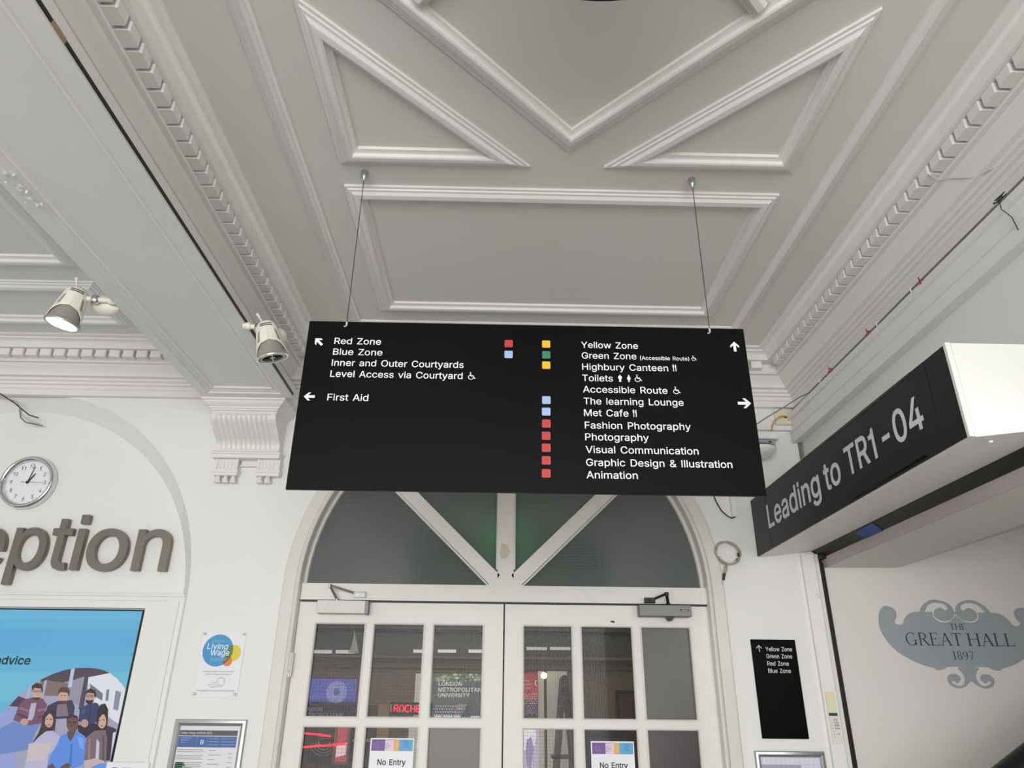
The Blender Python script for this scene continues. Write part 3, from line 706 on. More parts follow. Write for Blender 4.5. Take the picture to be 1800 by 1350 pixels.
def door(name, x0, x1, cols, label, films, hinge_x):
    rows = [(1.543, 1.984), (1.068, 1.512), (.594, 1.037)]
    holes = [rectl(a, z0, b, z1) for a, b in cols for z0, z1 in rows]
    m = MB().prism([rectl(x0, .01, x1, 2.082)]+holes, XZ(D), -.015, -.06)
    for hl in holes:                                               # glazing beads
        m.sweep(hl[::-1], [(0, -.011), (.004, -.010), (.009, -.016), (.010, -.03)], XZ(D), True)
    m.prism([rectl(x0+.1, .12, x1-.1, .5), rectl(x0+.13, .15, x1-.13, .47)], XZ(D), -.008, -.016)
    d = obj(name, m, 'door_paint', smooth=30, label=label, cat='door', kind=ST, bevel=0.0)
    kinds = {}
    for ci, (a, b) in enumerate(cols):
        for ri_, (z0, z1) in enumerate(rows):
            kinds.setdefault(films.get((ci, ri_), 'wired_glass'), []).append((a, b, z0, z1))
    for k, ps in kinds.items():
        g = MB()
        for a, b, z0, z1 in ps: g.rect(a-.002, z0-.002, b+.002, z1+.002, XZ(D), -.036)
        o = obj('glass' if k in ('wired_glass', 'reeded_glass') else 'film_covered_glass', g, k, parent=d, origin=(0, 0, 0))
        if k not in ('wired_glass', 'reeded_glass'): o['label'] = 'panes made opaque with a film'
    for zc in (1.78, .3):
        h = MB()
        for j in range(4): h.lathe([(0, 0), (.0075, 0), (.0075, .027), (0, .027)], 10, xf=Matrix.Translation((hinge_x, D-.018, zc-.058+j*.029)))
        h.box(hinge_x-.012, hinge_x+.012, D-.017, D-.014, zc-.055, zc+.055)
        obj('hinge', h, 'door_paint', parent=d, origin=(0, 0, 0), smooth=30)
    return d
d1 = door('door_1', -1.008, .0335, [(-.922, -.660), (-.627, -.362), (-.325, -.062)], 'left white glazed door leaf',
          {(2, 1): 'brown_film_glass', (2, 2): 'brown_film_glass'}, -1.012)
d2 = door('door_2', .0415, 1.092, [(.130, .388), (.424, .694), (.730, .992)], 'right white glazed door leaf',
          {(0, 0): 'reeded_glass', (1, 0): 'reeded_glass', (0, 1): 'wired_glass', (1, 1): 'reeded_glass', (2, 0): 'grey_film_glass', (2, 1): 'plum_glass', (2, 2): 'plum_glass'}, 1.097)
obj('paint_chip', MB().prism([(.578, 2.003), (.592, 2.008), (.604, 2.002), (.600, 1.995), (.590, 1.998)], XZ(D), -.0135, -.0152), 'black', parent=d2, origin=(0, 0, 0))
obj('door_stop', MB().box(DC-1.04, DC+1.045, 3.812, 3.85, 2.083, 2.0915), 'black', parent=w1, origin=(0, 0, 0))

# frame of the big window in the left recess (the screen stands behind it)
m = MB().prism([rectl(-3.76, .47, -1.606, 2.108), rectl(-3.60, .6, -1.800, 2.044)], XZ(3.845), 0, -.05)
m.box(-3.76, -1.606, 3.832, 3.88, 2.102, 2.112).box(-3.76, -1.70, 3.838, 3.88, 2.080, 2.086)
m.box(-1.650, -1.632, 3.836, 3.88, .47, 2.08)
w2 = obj('window_2', m, 'wall_paint', label='white frame of the window under the raised letters', cat='window', kind=ST)

# ================================================================== THE HANGING SIGN
SY = 2.166
sign = root('hanging_sign', 'wide black direction sign hung on two wires below the ceiling', 'sign', (0.088, SY, 2.209))
obj('panel', MB().prism(rectl(-.662, 2.209, .8395, 2.805), XZ(SY), 0, -.012), 'sign_black', sign, bevel=.0012)
S = XZ(SY); W = 0.0008
def line(t, u, v, width, cap=.0234, mb=None):
    k = mb or MB(); k.text(t, u, v, S, W, cap=cap, width=width, bold=.008)
    return obj('text_line', k, 'vinyl_white', sign, smooth=None) if mb is None else None
for t, u, v, wd in (('Red Zone', -.568, 2.7175, .158), ('Blue Zone', -.568, 2.6765, .166), ('Inner and Outer Courtyards', -.568, 2.6355, .442),
                    ('Level Access via Courtyard', -.568, 2.5945, .440), ('First Aid', -.568, 2.5095, .134),
                    ('Yellow Zone', .272, 2.7195, .195), ('Green Zone', .273, 2.679, .186), ('Highbury Canteen', .273, 2.6365, .291), ('Toilets', .272, 2.595, .103),
                    ('Accessible Route', .273, 2.5535, .282), ('The learning Lounge', .274, 2.511, .331), ('Met Cafe', .274, 2.4695, .146), ('Fashion Photography', .275, 2.426, .346),
                    ('Photography', .275, 2.3855, .206), ('Visual Communication', .275, 2.3425, .363), ('Graphic Design & Illustration', .275, 2.2995, .467), ('Animation', .275, 2.2585, .162)):
    line(t, u, v, wd)
line('(Accessible Route)', .471, 2.678, .168, .0140)
def arrow_poly(cx, cy, L, ang):
    """bold arrow with a swept head, pointing up before it is turned"""
    h = L/2
    p = [(0, h), (.80*h, .18*h), (.80*h, -.26*h), (.24*h, .26*h), (.24*h, -h), (-.24*h, -h), (-.24*h, .26*h), (-.80*h, -.26*h), (-.80*h, .18*h)]
    c, s_ = math.cos(math.radians(ang)), math.sin(math.radians(ang))
    return [(cx+x*c-y*s_, cy+x*s_+y*c) for x, y in p]
for cx, cy, L, a in ((-.621, 2.725, .036, 45), (-.6275, 2.522, .036, 90), (.8005, 2.735, .038, 0), (.808, 2.524, .044, -90)):
    obj('arrow', MB().flat(arrow_poly(cx, cy, L, a), S, W), 'vinyl_white', sign)
MATSQ = {'r': (190, 58, 55), 'b': (162, 186, 228), 'y': (236, 188, 36), 'g': (54, 128, 94)}
for k, u, v in (('r', .0245, 2.731), ('b', .0245, 2.6895), ('y', .1525, 2.7315), ('g', .1525, 2.6905), ('y', .152, 2.6515), ('b', .151, 2.5235), ('b', .150, 2.4825), ('r', .150, 2.4405), ('r', .149, 2.3985), ('r', .149, 2.3575), ('r', .1485, 2.3155), ('r', .148, 2.2725)):
    e = .013
    q = MB().flat(rrect(u-e-.0007, v-e-.0007, u+e+.0007, v+e+.0007, .0035), S, W*.6, 0, tuple(min(255, c+45) for c in MATSQ[k]))
    q.flat(rrect(u-e, v-e, u+e, v+e, .003), S, W, 0, MATSQ[k])
    o = obj('colour_square', q, 'print_colour', sign); o['label'] = {'r': 'red square', 'b': 'pale blue square', 'y': 'yellow square', 'g': 'green square'}[k]
def wheelchair(u, v, h):
    """wheelchair symbol, h high, lower left corner at u, v"""
    k = MB(); f = lambda P: [(u+x*h, v+y*h) for x, y in P]
    k.flat(f(disc(.34, .92, .085, 12)), S, W)
    k.flat(f([(.28, .80), (.40, .80), (.42, .58), (.72, .58), (.72, .49), (.40, .49), (.28, .50)]), S, W)
    k.flat(f([(.40, .42), (.68, .42), (.84, .12), (.97, .17), (.94, .25), (.87, .22), (.73, .50), (.40, .50)]), S, W)
    ring = [(math.radians(a)) for a in range(118, 372, 12)]
    o_ = [(.40+.36*math.cos(t), .33+.33*math.sin(t)) for t in ring]; i_ = [(.40+.27*math.cos(t), .33+.245*math.sin(t)) for t in ring]
    k.flat(f(o_+i_[::-1]), S, W)
    return obj('pictogram', k, 'vinyl_white', sign)
wheelchair(-.111, 2.593, .027); wheelchair(.646, 2.678, .0195); wheelchair(.447, 2.595, .027); wheelchair(.573, 2.553, .027)
def cutlery(u, v, h):
    k = MB(); f = lambda P: [(u+x*h, v+y*h) for x, y in P]
    k.flat(f([(.10, 1), (.13, 1), (.14, .72), (.17, .72), (.18, 1), (.22, 1), (.23, .72), (.26, .72), (.27, 1), (.31, 1), (.31, .66), (.25, .58), (.25, 0), (.15, 0), (.15, .58), (.08, .66)]), S, W)
    k.flat(f([(.46, 0), (.56, 0), (.56, 1), (.50, .98), (.42, .80), (.40, .48), (.46, .48)]), S, W)
    return obj('pictogram', k, 'vinyl_white', sign)
cutlery(.577, 2.6365, .026); cutlery(.432, 2.4685, .026)
def man(u, v, h, skirt=False):
    k = MB(); f = lambda P: [(u+x*h, v+y*h) for x, y in P]
    k.flat(f(disc(.3, .91, .085, 12)), S, W)
    if skirt: k.flat(f([(.20, .80), (.40, .80), (.56, .46), (.49, .43), (.40, .62), (.50, .30), (.40, .30), (.40, 0), (.32, 0), (.32, .30), (.28, .30), (.28, 0), (.20, 0), (.20, .30), (.10, .30), (.20, .62), (.11, .43), (.04, .46)]), S, W)
    else: k.flat(f([(.14, .80), (.46, .80), (.54, .70), (.54, .42), (.46, .42), (.46, .66), (.43, .66), (.43, 0), (.32, 0), (.32, .40), (.28, .40), (.28, 0), (.17, 0), (.17, .66), (.14, .66), (.14, .42), (.06, .42), (.06, .70)]), S, W)
    return obj('pictogram', k, 'vinyl_white', sign)
man(.391, 2.594, .027); man(.4205, 2.594, .027, True)
for x, lab in ((-.533, 'thin steel wire holding the left end of the black hanging sign'), (.7195, 'thin steel wire holding the right end of the black hanging sign')):
    c = root('suspension_cable', lab, 'cable', (x, SY-.004, H), 'wires of the hanging sign')
    obj('ceiling_fitting', MB().lathe([(0, 0), (.0135, 0), (.0135, -.024), (.010, -.032), (.006, -.036), (.004, -.046), (0, -.046)], 20, xf=Matrix.Translation((x, SY-.004, H))), 'alu', c, smooth=40)
    obj('wire', MB().tube([(x, SY-.004, H-.04), (x, SY-.004, 2.794)], .0014, 6), 'dark_cable', c)
    hk = MB().tube([(x, SY-.004, 2.80), (x+.001, SY-.006, 2.792), (x, SY-.006, 2.786), (x-.004, SY-.004, 2.783), (x-.008, SY-.003, 2.785)], .0022, 6)
    hk.lathe([(0, -.004), (.0035, -.004), (.0035, .008), (0, .008)], 10, xf=Matrix.Translation((x, SY-.004, 2.793)))
    obj('hook', hk, 'steel', c, smooth=40)

# ================================================================== FASCIA ON THE RIGHT
bx = root('shutter_box', 'long white boxed housing over the stair opening on the right wall', 'housing', (1.55, 2.87, 2.335))
m = MB().prism([(1.381, 2.644), (1.716, 2.644), (1.716, 2.374), (1.663, 2.368), (1.400, 2.336), (1.381, 2.336)], lambda u, v, w: (u, w, v), 1.952, 3.798)
obj('casing', m, 'trim_paint', bx)
obj('end_cap', MB().prism([(1.395, 2.644), (1.716, 2.644), (1.716, 2.372), (1.664, 2.368), (1.400, 2.335), (1.395, 2.335)], lambda u, v, w: (u, w, v), 1.942, 1.952), 'end_white', bx)
obj('edge_strip', MB().box(1.3755, 1.3925, 1.939, 1.952, 2.335, 2.645), 'end_white', bx, bevel=.001)
obj('sealant_blob', MB().lathe([(0, -.006), (.005, -.004), (.007, 0), (0, .001)], 10, xf=Matrix.Translation((1.47, 1.99, 2.339))), 'white_plastic', bx)
fs = root('fascia_sign', 'black sign boards with grey lettering pointing to room TR1-04', 'sign', (1.378, 2.87, 2.335))
F = YZ(1.376)
boards = []
for a, b in ((1.953, 2.062), (2.066, 3.578), (3.5815, 3.797)):
    boards.append(obj('board', MB().prism(rectl(-b, 2.338, -a, 2.640), YZ(1.380), .0042, 0), 'board_black', fs, bevel=.0015))
sm = MB()
sm.prism([(-3.0, 2.640), (-2.15, 2.640), (-2.15, 2.632), (-2.5, 2.629), (-3.0, 2.634)], YZ(1.3758), .0012, 0)
sm.prism([(-2.70, 2.346), (-2.16, 2.346), (-2.17, 2.356), (-2.40, 2.352), (-2.5, 2.358), (-2.68, 2.350)], YZ(1.3758), .0012, 0)
obj('sealant', sm, 'black_gloss', boards[1])
FT = YZ(1.3755)
def word(t, ya, yb, base, cap): obj('word', MB().text(t, -ya, base, FT, .0006, cap=cap, width=ya-yb, bold=.019), 'vinyl_grey', boards[1])
word('Leading', 3.580, 2.940, 2.440, .114)
word('to', 2.892, 2.742, 2.4385, .114)
word('TR1-04', 2.688, 2.131, 2.4415, .1105)
# scuffs across the lettering
tk = root('shutter_track', 'dark steel shutter channel under the white housing on the right', 'track', (1.70, 2.4, 2.36))
ch = MB().prism([(1.664, 2.3665), (1.7155, 2.3325), (1.7160, 2.3355), (1.668, 2.3675), (1.668, 2.371), (1.664, 2.371)], lambda u, v, w: (u, w, v), 1.0, 3.785)
chan = obj('channel', ch, 'dark_steel', tk)
def on_track(y, f): return Vector((1.664+.0515*f, y, 2.3662-.034*f))
for y, f, r in ((2.90, .45, .012), (3.02, .3, .004), (3.02, .75, .004), (2.78, .3, .004), (2.78, .75, .004)):
    c0 = on_track(y, f); ax = Vector((.0515, 0, -.034)).normalized()
    hl = MB()
    hl.add([c0+ax*r*math.cos(t)+Vector((0, r*1.6*math.sin(t), 0))+Vector((-.0006, 0, -.0008)) for t in [2*math.pi*i/12 for i in range(12)]], [tuple(range(12))])
    obj('hole', hl, 'black', chan)
obj('side_guide', MB().box(1.691, 1.7075, 3.789, 3.809, 0, 2.335).box(1.7115, 1.7215, 3.795, 3.809, 0, 2.31), 'black', tk)
bear = obj('bearing', MB().lathe([(0, 0), (.016, 0), (.016, .05), (0, .05)], 16, xf=Matrix.Translation((1.703, 3.785, 2.335)) @ Matrix.Rotation(math.radians(90), 4, 'X')), 'dark_steel', tk, smooth=40)
obj('bearing_cap', MB().lathe([(0, 0), (.008, 0), (.008, .03), (0, .03)], 12, xf=Matrix.Translation((1.722, 3.77, 2.338)) @ Matrix.Rotation(math.radians(90), 4, 'X')), 'white_plastic', bear, smooth=40)
t = MB(); a0, a1, b0, b1 = on_track(3.30, .1), on_track(3.30, 1.0), on_track(3.13, 1.0), on_track(3.12, .05); of = Vector((-.0012, 0, -.0016))
t.add([a0+of, a1+of, b1*0+on_track(3.13, 1.0)+of, b1+of], [(0, 1, 2, 3)])
t.add([a0+of*.3, a1+of*.3, on_track(3.13, 1.0)+of*.3, b1+of*.3], [(0, 1, 2, 3)])
obj('tape_strip', t, 'blue_tape', label='piece of blue tape stuck on the dark shutter channel', cat='tape')

# ================================================================== PAINTED EMBLEM
em = root('wall_emblem', 'grey scrolled emblem with the words THE GREAT HALL 1897 on the stair wall', 'emblem', (2.372, 3.81, 1.9))
E_ = XZ(3.81)
mirr = lambda P, s_: [(2.372+s_*x, z) for x, z in P]
full = mirr(EMBLEM_BODY, 1)+mirr(EMBLEM_BODY, -1)[::-1]
full = [p for i, p in enumerate(full) if i == 0 or (abs(p[0]-full[i-1][0])+abs(p[1]-full[i-1][1])) > 1e-5]
obj('shield', MB().flat(curvy(full), E_, .0006), 'grey_paint', em)
for s_ in (1, -1):
    obj('outline', MB().flat(curvy(mirr(EMBLEM_GAP, s_)), E_, .0010), 'stair_wall_paint', em)
    obj('scroll', MB().flat(curvy(mirr(EMBLEM_CURL, s_)), E_, .0014), 'grey_paint', em)
    obj('scroll', MB().flat(mirr([EMBLEM_FOOT[0]]+curvy_open(EMBLEM_FOOT[1:-1])+[EMBLEM_FOOT[-1]], s_), E_, .0009+.0001*s_), 'grey_paint', em)
# serif capitals drawn stroke by stroke in a unit box (height 1)
def stroke(x0, y0, x1, y1, w):
    d = Vector((x1-x0, y1-y0)).normalized(); n = Vector((-d.y, d.x))*w/2
    return [(x0+n.x, y0+n.y), (x0-n.x, y0-n.y), (x1-n.x, y1-n.y), (x1+n.x, y1+n.y)]
def band(cx, cy, rx, ry, a0, a1, wt, wn, n=16):
    """curved stroke: thick at the sides (wt), thin at top and bottom (wn)"""
    o_ = []; i_ = []
    for k in range(n+1):
        t_ = math.radians(a0+(a1-a0)*k/n); w = wn+(wt-wn)*abs(math.cos(t_))
        o_.append((cx+rx*math.cos(t_), cy+ry*math.sin(t_))); i_.append((cx+(rx-w)*math.cos(t_), cy+(ry-min(w, wn*1.3))*math.sin(t_)))
    return o_+i_[::-1]
TH, TN, SF = .115, .045, .04
def sf(x, y, w=.2): return [(x-w/2, y-SF/2), (x+w/2, y-SF/2), (x+w/2, y+SF/2), (x-w/2, y+SF/2)]
def stem(x, w=TH, s0=1, s1=1):
    r = [[(x-w/2, 0), (x+w/2, 0), (x+w/2, 1), (x-w/2, 1)]]
    if s0: r.append(sf(x, .02, w+.16))
    if s1: r.append(sf(x, .98, w+.16))
    return r
SER = {
 'T': (.78, stem(.39, TH, 1, 0)+[rectl(.02, .955, .76, 1.0), rectl(.02, .80, .05, 1), rectl(.73, .80, .76, 1)]),
 'H': (.94, stem(.16)+stem(.78)+[rectl(.16, .50, .78, .545)]),
 'E': (.74, stem(.16)+[rectl(.16, .955, .64, 1), rectl(.16, 0, .68, .045), rectl(.16, .50, .48, .545), rectl(.61, .80, .64, 1), rectl(.655, 0, .69, .22), rectl(.455, .42, .485, .63)]),
 'L': (.74, stem(.16)+[rectl(.16, 0, .66, .045), rectl(.635, 0, .67, .24)]),
 'A': (.92, [stroke(.46, .99, .78, .0, TH), stroke(.46, .99, .14, .0, TN), rectl(.24, .34, .68, .385), sf(.14, .02, .22), sf(.78, .02, .26)]),
 'R': (.86, stem(.16)+[band(.36, .745, .29, .255, -90, 90, TH, .045), rectl(.16, .955, .38, 1), rectl(.16, .49, .38, .535), stroke(.38, .51, .74, .02, TH), sf(.78, .02, .2)]),
 'G': (.96, [band(.47, .5, .43, .52, 50, 320, TH, .045, 26), rectl(.70, .02, .80, .42), sf(.75, .42, .26), rectl(.71, .74, .745, .98)]),
 '1': (.5, stem(.26, TH, 1, 0)+[stroke(.26, .98, .10, .86, TN)]),
 '8': (.62, [band(.31, .76, .21, .25, 0, 359, .085, .04, 24), band(.31, .27, .25, .28, 0, 359, .095, .04, 24)]),
 '9': (.62, [band(.30, .70, .25, .31, 0, 359, .095, .04, 24), band(.22, .60, .34, .61, -75, 15, .09, .045)]),
 '7': (.6, [rectl(.06, .93, .56, .99), rectl(.05, .80, .08, .99), stroke(.53, .95, .25, 0, .085)]),
}
def serif(mb, t_, u0, u1, v, h):
    tot = sum(SER[c][0] if c != ' ' else .34 for c in t_); k = (u1-u0)/tot; x = u0
    for c in t_:
        if c == ' ': x += .34*k; continue
        for P in SER[c][1]: mb.flat([(x+a*k, v+b*h) for a, b in P], E_, .002)
        x += SER[c][0]*k
    return mb
obj('lettering', serif(MB(), 'THE', 2.326, 2.412, 1.983, .029), 'dark_grey_paint', em)
obj('lettering', serif(MB(), 'GREAT', 2.082, 2.376, 1.905, .061), 'dark_grey_paint', em)
obj('lettering', serif(MB(), 'HALL', 2.400, 2.648, 1.905, .061), 'dark_grey_paint', em)
obj('lettering', serif(MB(), '1897', 2.305, 2.417, 1.839, .040), 'dark_grey_paint', em)
hr = root('handrail', 'dark wooden stair handrail at the bottom right', 'handrail', (1.80, 3.0, 0))
obj('rail', MB().tube([(1.62+.0, 3.0, 1.168), (1.75, 3.0, 1.25), (3.3, 3.0, 2.15)], .075, 14), 'black', hr, smooth=40)
obj('post', MB().box(1.75, 1.81, 2.97, 3.03, 0, 1.27), 'black', hr)
obj('post', MB().box(3.2, 3.26, 2.97, 3.03, 0, 2.12), 'black', hr)

# ================================================================== CORBEL UNDER THE BEAM
cb = root('corbel', 'fluted white plaster corbel under the end of the ceiling beam', 'corbel', (-1.38, 3.8, 2.69))
xl, xr = -1.553, -1.207
capP = [(0, 3.042), (.006, 3.044), (.006, 3.052), (.012, 3.054), (.014, 3.062), (.022, 3.066), (.032, 3.074), (.040, 3.082), (.042, 3.088), (.050, 3.090), (.052, 3.104), (0, 3.104)]
path = [(xl, 3.81), (xl, 3.60), (xr, 3.60), (xr, 3.81)][::-1]
capP = [(-a, z) for a, z in capP]
m = MB().sweep(path, capP, up_map, False); m.box(xl, xr, 3.60, 3.80, 3.042, 3.1214); m.box(xl-.05, xr+.05, 3.552, 3.80, 3.100, 3.1214)
obj('cap', m, 'trim_paint', cb, smooth=28)
def scroll_y(t):      # t = 0 top .. 1 bottom
    z = 3.044-.186*t
    y = 3.605+.125*(0.5-0.5*math.cos(math.pi*min(1, max(0, (t-.12)/.80)))) - .012*math.sin(math.pi*min(1, t/.45)) + .012*math.sin(math.pi*max(0, (t-.55)/.45))
    return y, z
nT, nF = 30, 11
m = MB(); cols = []
x = xl
margin = .026; fw_ = (xr-xl-2*margin)/nF
us = [0, margin*.98]
for i in range(nF):
    for q in (.06, .2, .4, .6, .8, .94, 1.0): us.append(margin+fw_*(i+q))
us.append(xr-xl)
vs = []; fsx = []
for it in range(nT+1):
    t_ = it/nT; y, z = scroll_y(t_)
    ends = max(0, min(1, (t_-.10)/.03))*max(0, min(1, (.93-t_)/.03))
    for u in us:
        dpt = 0
        if margin < u < xr-xl-margin:
            fq = ((u-margin)/fw_) % 1.0
            if fq < .97: dpt = .013*math.sin(math.pi*min(1, fq/.94))**.8 if 0 < fq < .94 else 0
        vs.append((xl+u, y+dpt*ends, z))
k = len(us)
for it in range(nT):
    for j in range(k-1): fsx.append((it*k+j, it*k+j+1, (it+1)*k+j+1, (it+1)*k+j))
m.add(vs, fsx)
side = [scroll_y(i/nT) for i in range(nT+1)]
for xx in (xl, xr):
    m.flat([(y, z) for y, z in side]+[(3.802, side[-1][1]), (3.802, 3.044)], lambda u, v, w: (w, u, v), xx)
m.add([(xl, side[-1][0], side[-1][1]), (xr, side[-1][0], side[-1][1]), (xr, 3.80, side[-1][1]), (xl, 3.80, side[-1][1])], [(0, 1, 2, 3)])
obj('fluted_scroll', m, 'trim_paint', cb, smooth=50)
m = MB().sweep([(xr, 3.81), (xr, 3.735), (xl, 3.735), (xl, 3.81)], [(0, 2.818), (-.006, 2.820), (-.010, 2.830), (-.010, 2.838), (-.016, 2.842), (-.016, 2.850), (-.004, 2.858), (0, 2.858)], up_map, False)
m.box(xl, xr, 3.735, 3.80, 2.818, 2.858); m.box(-1.416, -1.307, 3.782, 3.80, 2.792, 2.818); m.box(-1.42, -1.30, 3.776, 3.80, 2.786, 2.794)
obj('ledge', m, 'trim_paint', cb, smooth=28)
for a, b, ng in ((-1.549, -1.418, 3), (-1.322, -1.191, 2)):
    f_ = MB().box(a+.004, b-.004, 3.756, 3.80, 2.756, 2.818)
    for i in range(5):
        xx = a+.024+i*.0205; f_.box(xx, xx+.008, 3.752, 3.757, 2.766, 2.808)
    f_.box(a+.004, a+.016, 3.750, 3.757, 2.756, 2.818).box(b-.016, b-.004, 3.750, 3.757, 2.756, 2.818)
    fo = obj('foot', f_, 'trim_paint', cb)
    obj('foot_moulding', MB().sweep([(b-.004, 3.81), (b-.004, 3.752), (a+.004, 3.752), (a+.004, 3.81)], [(.04, 2.727), (.000, 2.727), (-.003, 2.742), (-.006, 2.744), (-.006, 2.756), (.04, 2.756)], up_map, False), 'trim_paint', fo)
    for i in range(ng):
        obj('drop', MB().lathe([(0, .0), (.018, .0), (.0195, .006), (.017, .012), (.012, .030), (.010, .036), (0, .036)], 16, xf=Matrix.Translation((a+.024+i*.0415, 3.774, 2.691))), 'trim_paint', fo, smooth=40)

# ================================================================== CLOCK
CX, CZ, CY = -2.597, 2.704, 3.86
ck = root('wall_clock', 'round wall clock with a chrome rim above the raised letters', 'clock', (CX, 3.889, CZ))
rotX = Matrix.Translation((CX, CY, CZ)) @ Matrix.Rotation(math.radians(90), 4, 'X')
obj('rim', MB().lathe([(.147, -.027), (.148, -.004), (.145, .010), (.138, .016), (.130, .015), (.124, .008), (.120, .000), (.117, -.010)], 64, xf=rotX), 'chrome', ck, smooth=60)
dial = obj('dial', MB().prism(disc(CX, CZ, .121, 48), XZ(CY), -.008, -.02), 'paper', ck)
C_ = XZ(CY); num = MB()
for h in range(1, 13):
    a = math.radians(90-30*h); t_ = str(h); wdt = .0125*(2 if h > 9 else 1)*(.75 if h == 1 else 1)
    num.text(t_, CX+.092*math.cos(a)-wdt/2, CZ+.092*math.sin(a)-.0105, C_, -.0072, cap=.0215, width=wdt, bold=.004, res=3)
for i in range(60):
    a = math.radians(6*i); r0 = .109 if i % 5 else .107; w_ = .0005 if i % 5 else .0009
    num.flat([(CX+r0*math.cos(a)-w_*math.sin(a), CZ+r0*math.sin(a)+w_*math.cos(a)), (CX+.113*math.cos(a)-w_*math.sin(a), CZ+.113*math.sin(a)+w_*math.cos(a)), (CX+.113*math.cos(a)+w_*math.sin(a), CZ+.113*math.sin(a)-w_*math.cos(a)), (CX+r0*math.cos(a)+w_*math.sin(a), CZ+r0*math.sin(a)-w_*math.cos(a))], C_, -.0072)
obj('numerals', num, 'ink', dial)
def hand(name, ang, L, tail, w, wz):
    a = math.radians(90-ang); d = Vector((math.cos(a), math.sin(a))); n = Vector((-d.y, d.x))*w
    P = [(CX-d.x*tail+n.x, CZ-d.y*tail+n.y), (CX-d.x*tail-n.x, CZ-d.y*tail-n.y), (CX+d.x*L-n.x*.6, CZ+d.y*L-n.y*.6), (CX+d.x*L+n.x*.6, CZ+d.y*L+n.y*.6)]
    obj(name, MB().prism(P, C_, wz, wz-.001), 'ink', ck)
hand('hour_hand', 31, .058, .008, .0042, -.003); hand('minute_hand', 12, .092, .010, .0026, -.0015); hand('second_hand', 91, .088, .036, .0010, 0)
obj('hub', MB().prism(disc(CX, CZ, .0065, 16), C_, .002, -.006), 'ink', ck)
obj('cover_glass', MB().flat(disc(CX, CZ, .122, 48), C_, .006), 'acrylic', ck)

# ================================================================== RAISED LETTERS
base = 2.2365
for ch_, a, b, lab in (('e', -2.800, -2.612, 'grey metal letter e, cut by the left edge of the photo'),
                       ('p', -2.573, -2.393, 'grey metal letter p with its stem dropping below the others'),
                       ('t', -2.378, -2.268, 'grey metal letter t standing between the letters p and i'),
                       ('i', -2.245, -2.204, 'narrow grey metal letter i with its square dot'),
                       ('o', -2.177, -1.965, 'round grey metal letter o'),
                       ('n', -1.926, -1.742, 'grey metal letter n, last of the raised word')):
    mb = MB().text(ch_, a, base, XZ(3.852), 0.0, cap=.2115/.546*.727, width=b-a, bold=.009, depth=-.030)
    lt = root('raised_letter', lab, 'letter', ((a+b)/2, 3.889, base), 'raised letters over the window')
    obj('letter_body', mb, 'letter_metal', lt, smooth=35)
    cxm = (a+b)/2
    cand = {'e': [(cxm-.06, 2.33)], 'p': [(a+.022, 2.25)], 't': [(cxm, 2.33)], 'i': [(cxm, 2.28)], 'o': [(a+.022, 2.342), (b-.022, 2.342)], 'n': [(a+.022, 2.27), (b-.022, 2.27)]}[ch_]
    for px, pz in cand:
        obj('stand_off_pin', MB().lathe([(0, 0), (.006, 0), (.006, .012), (0, .012)], 8, xf=Matrix.Translation((px, 3.891, pz)) @ Matrix.Rotation(math.radians(90), 4, 'X')), 'letter_metal', lt)

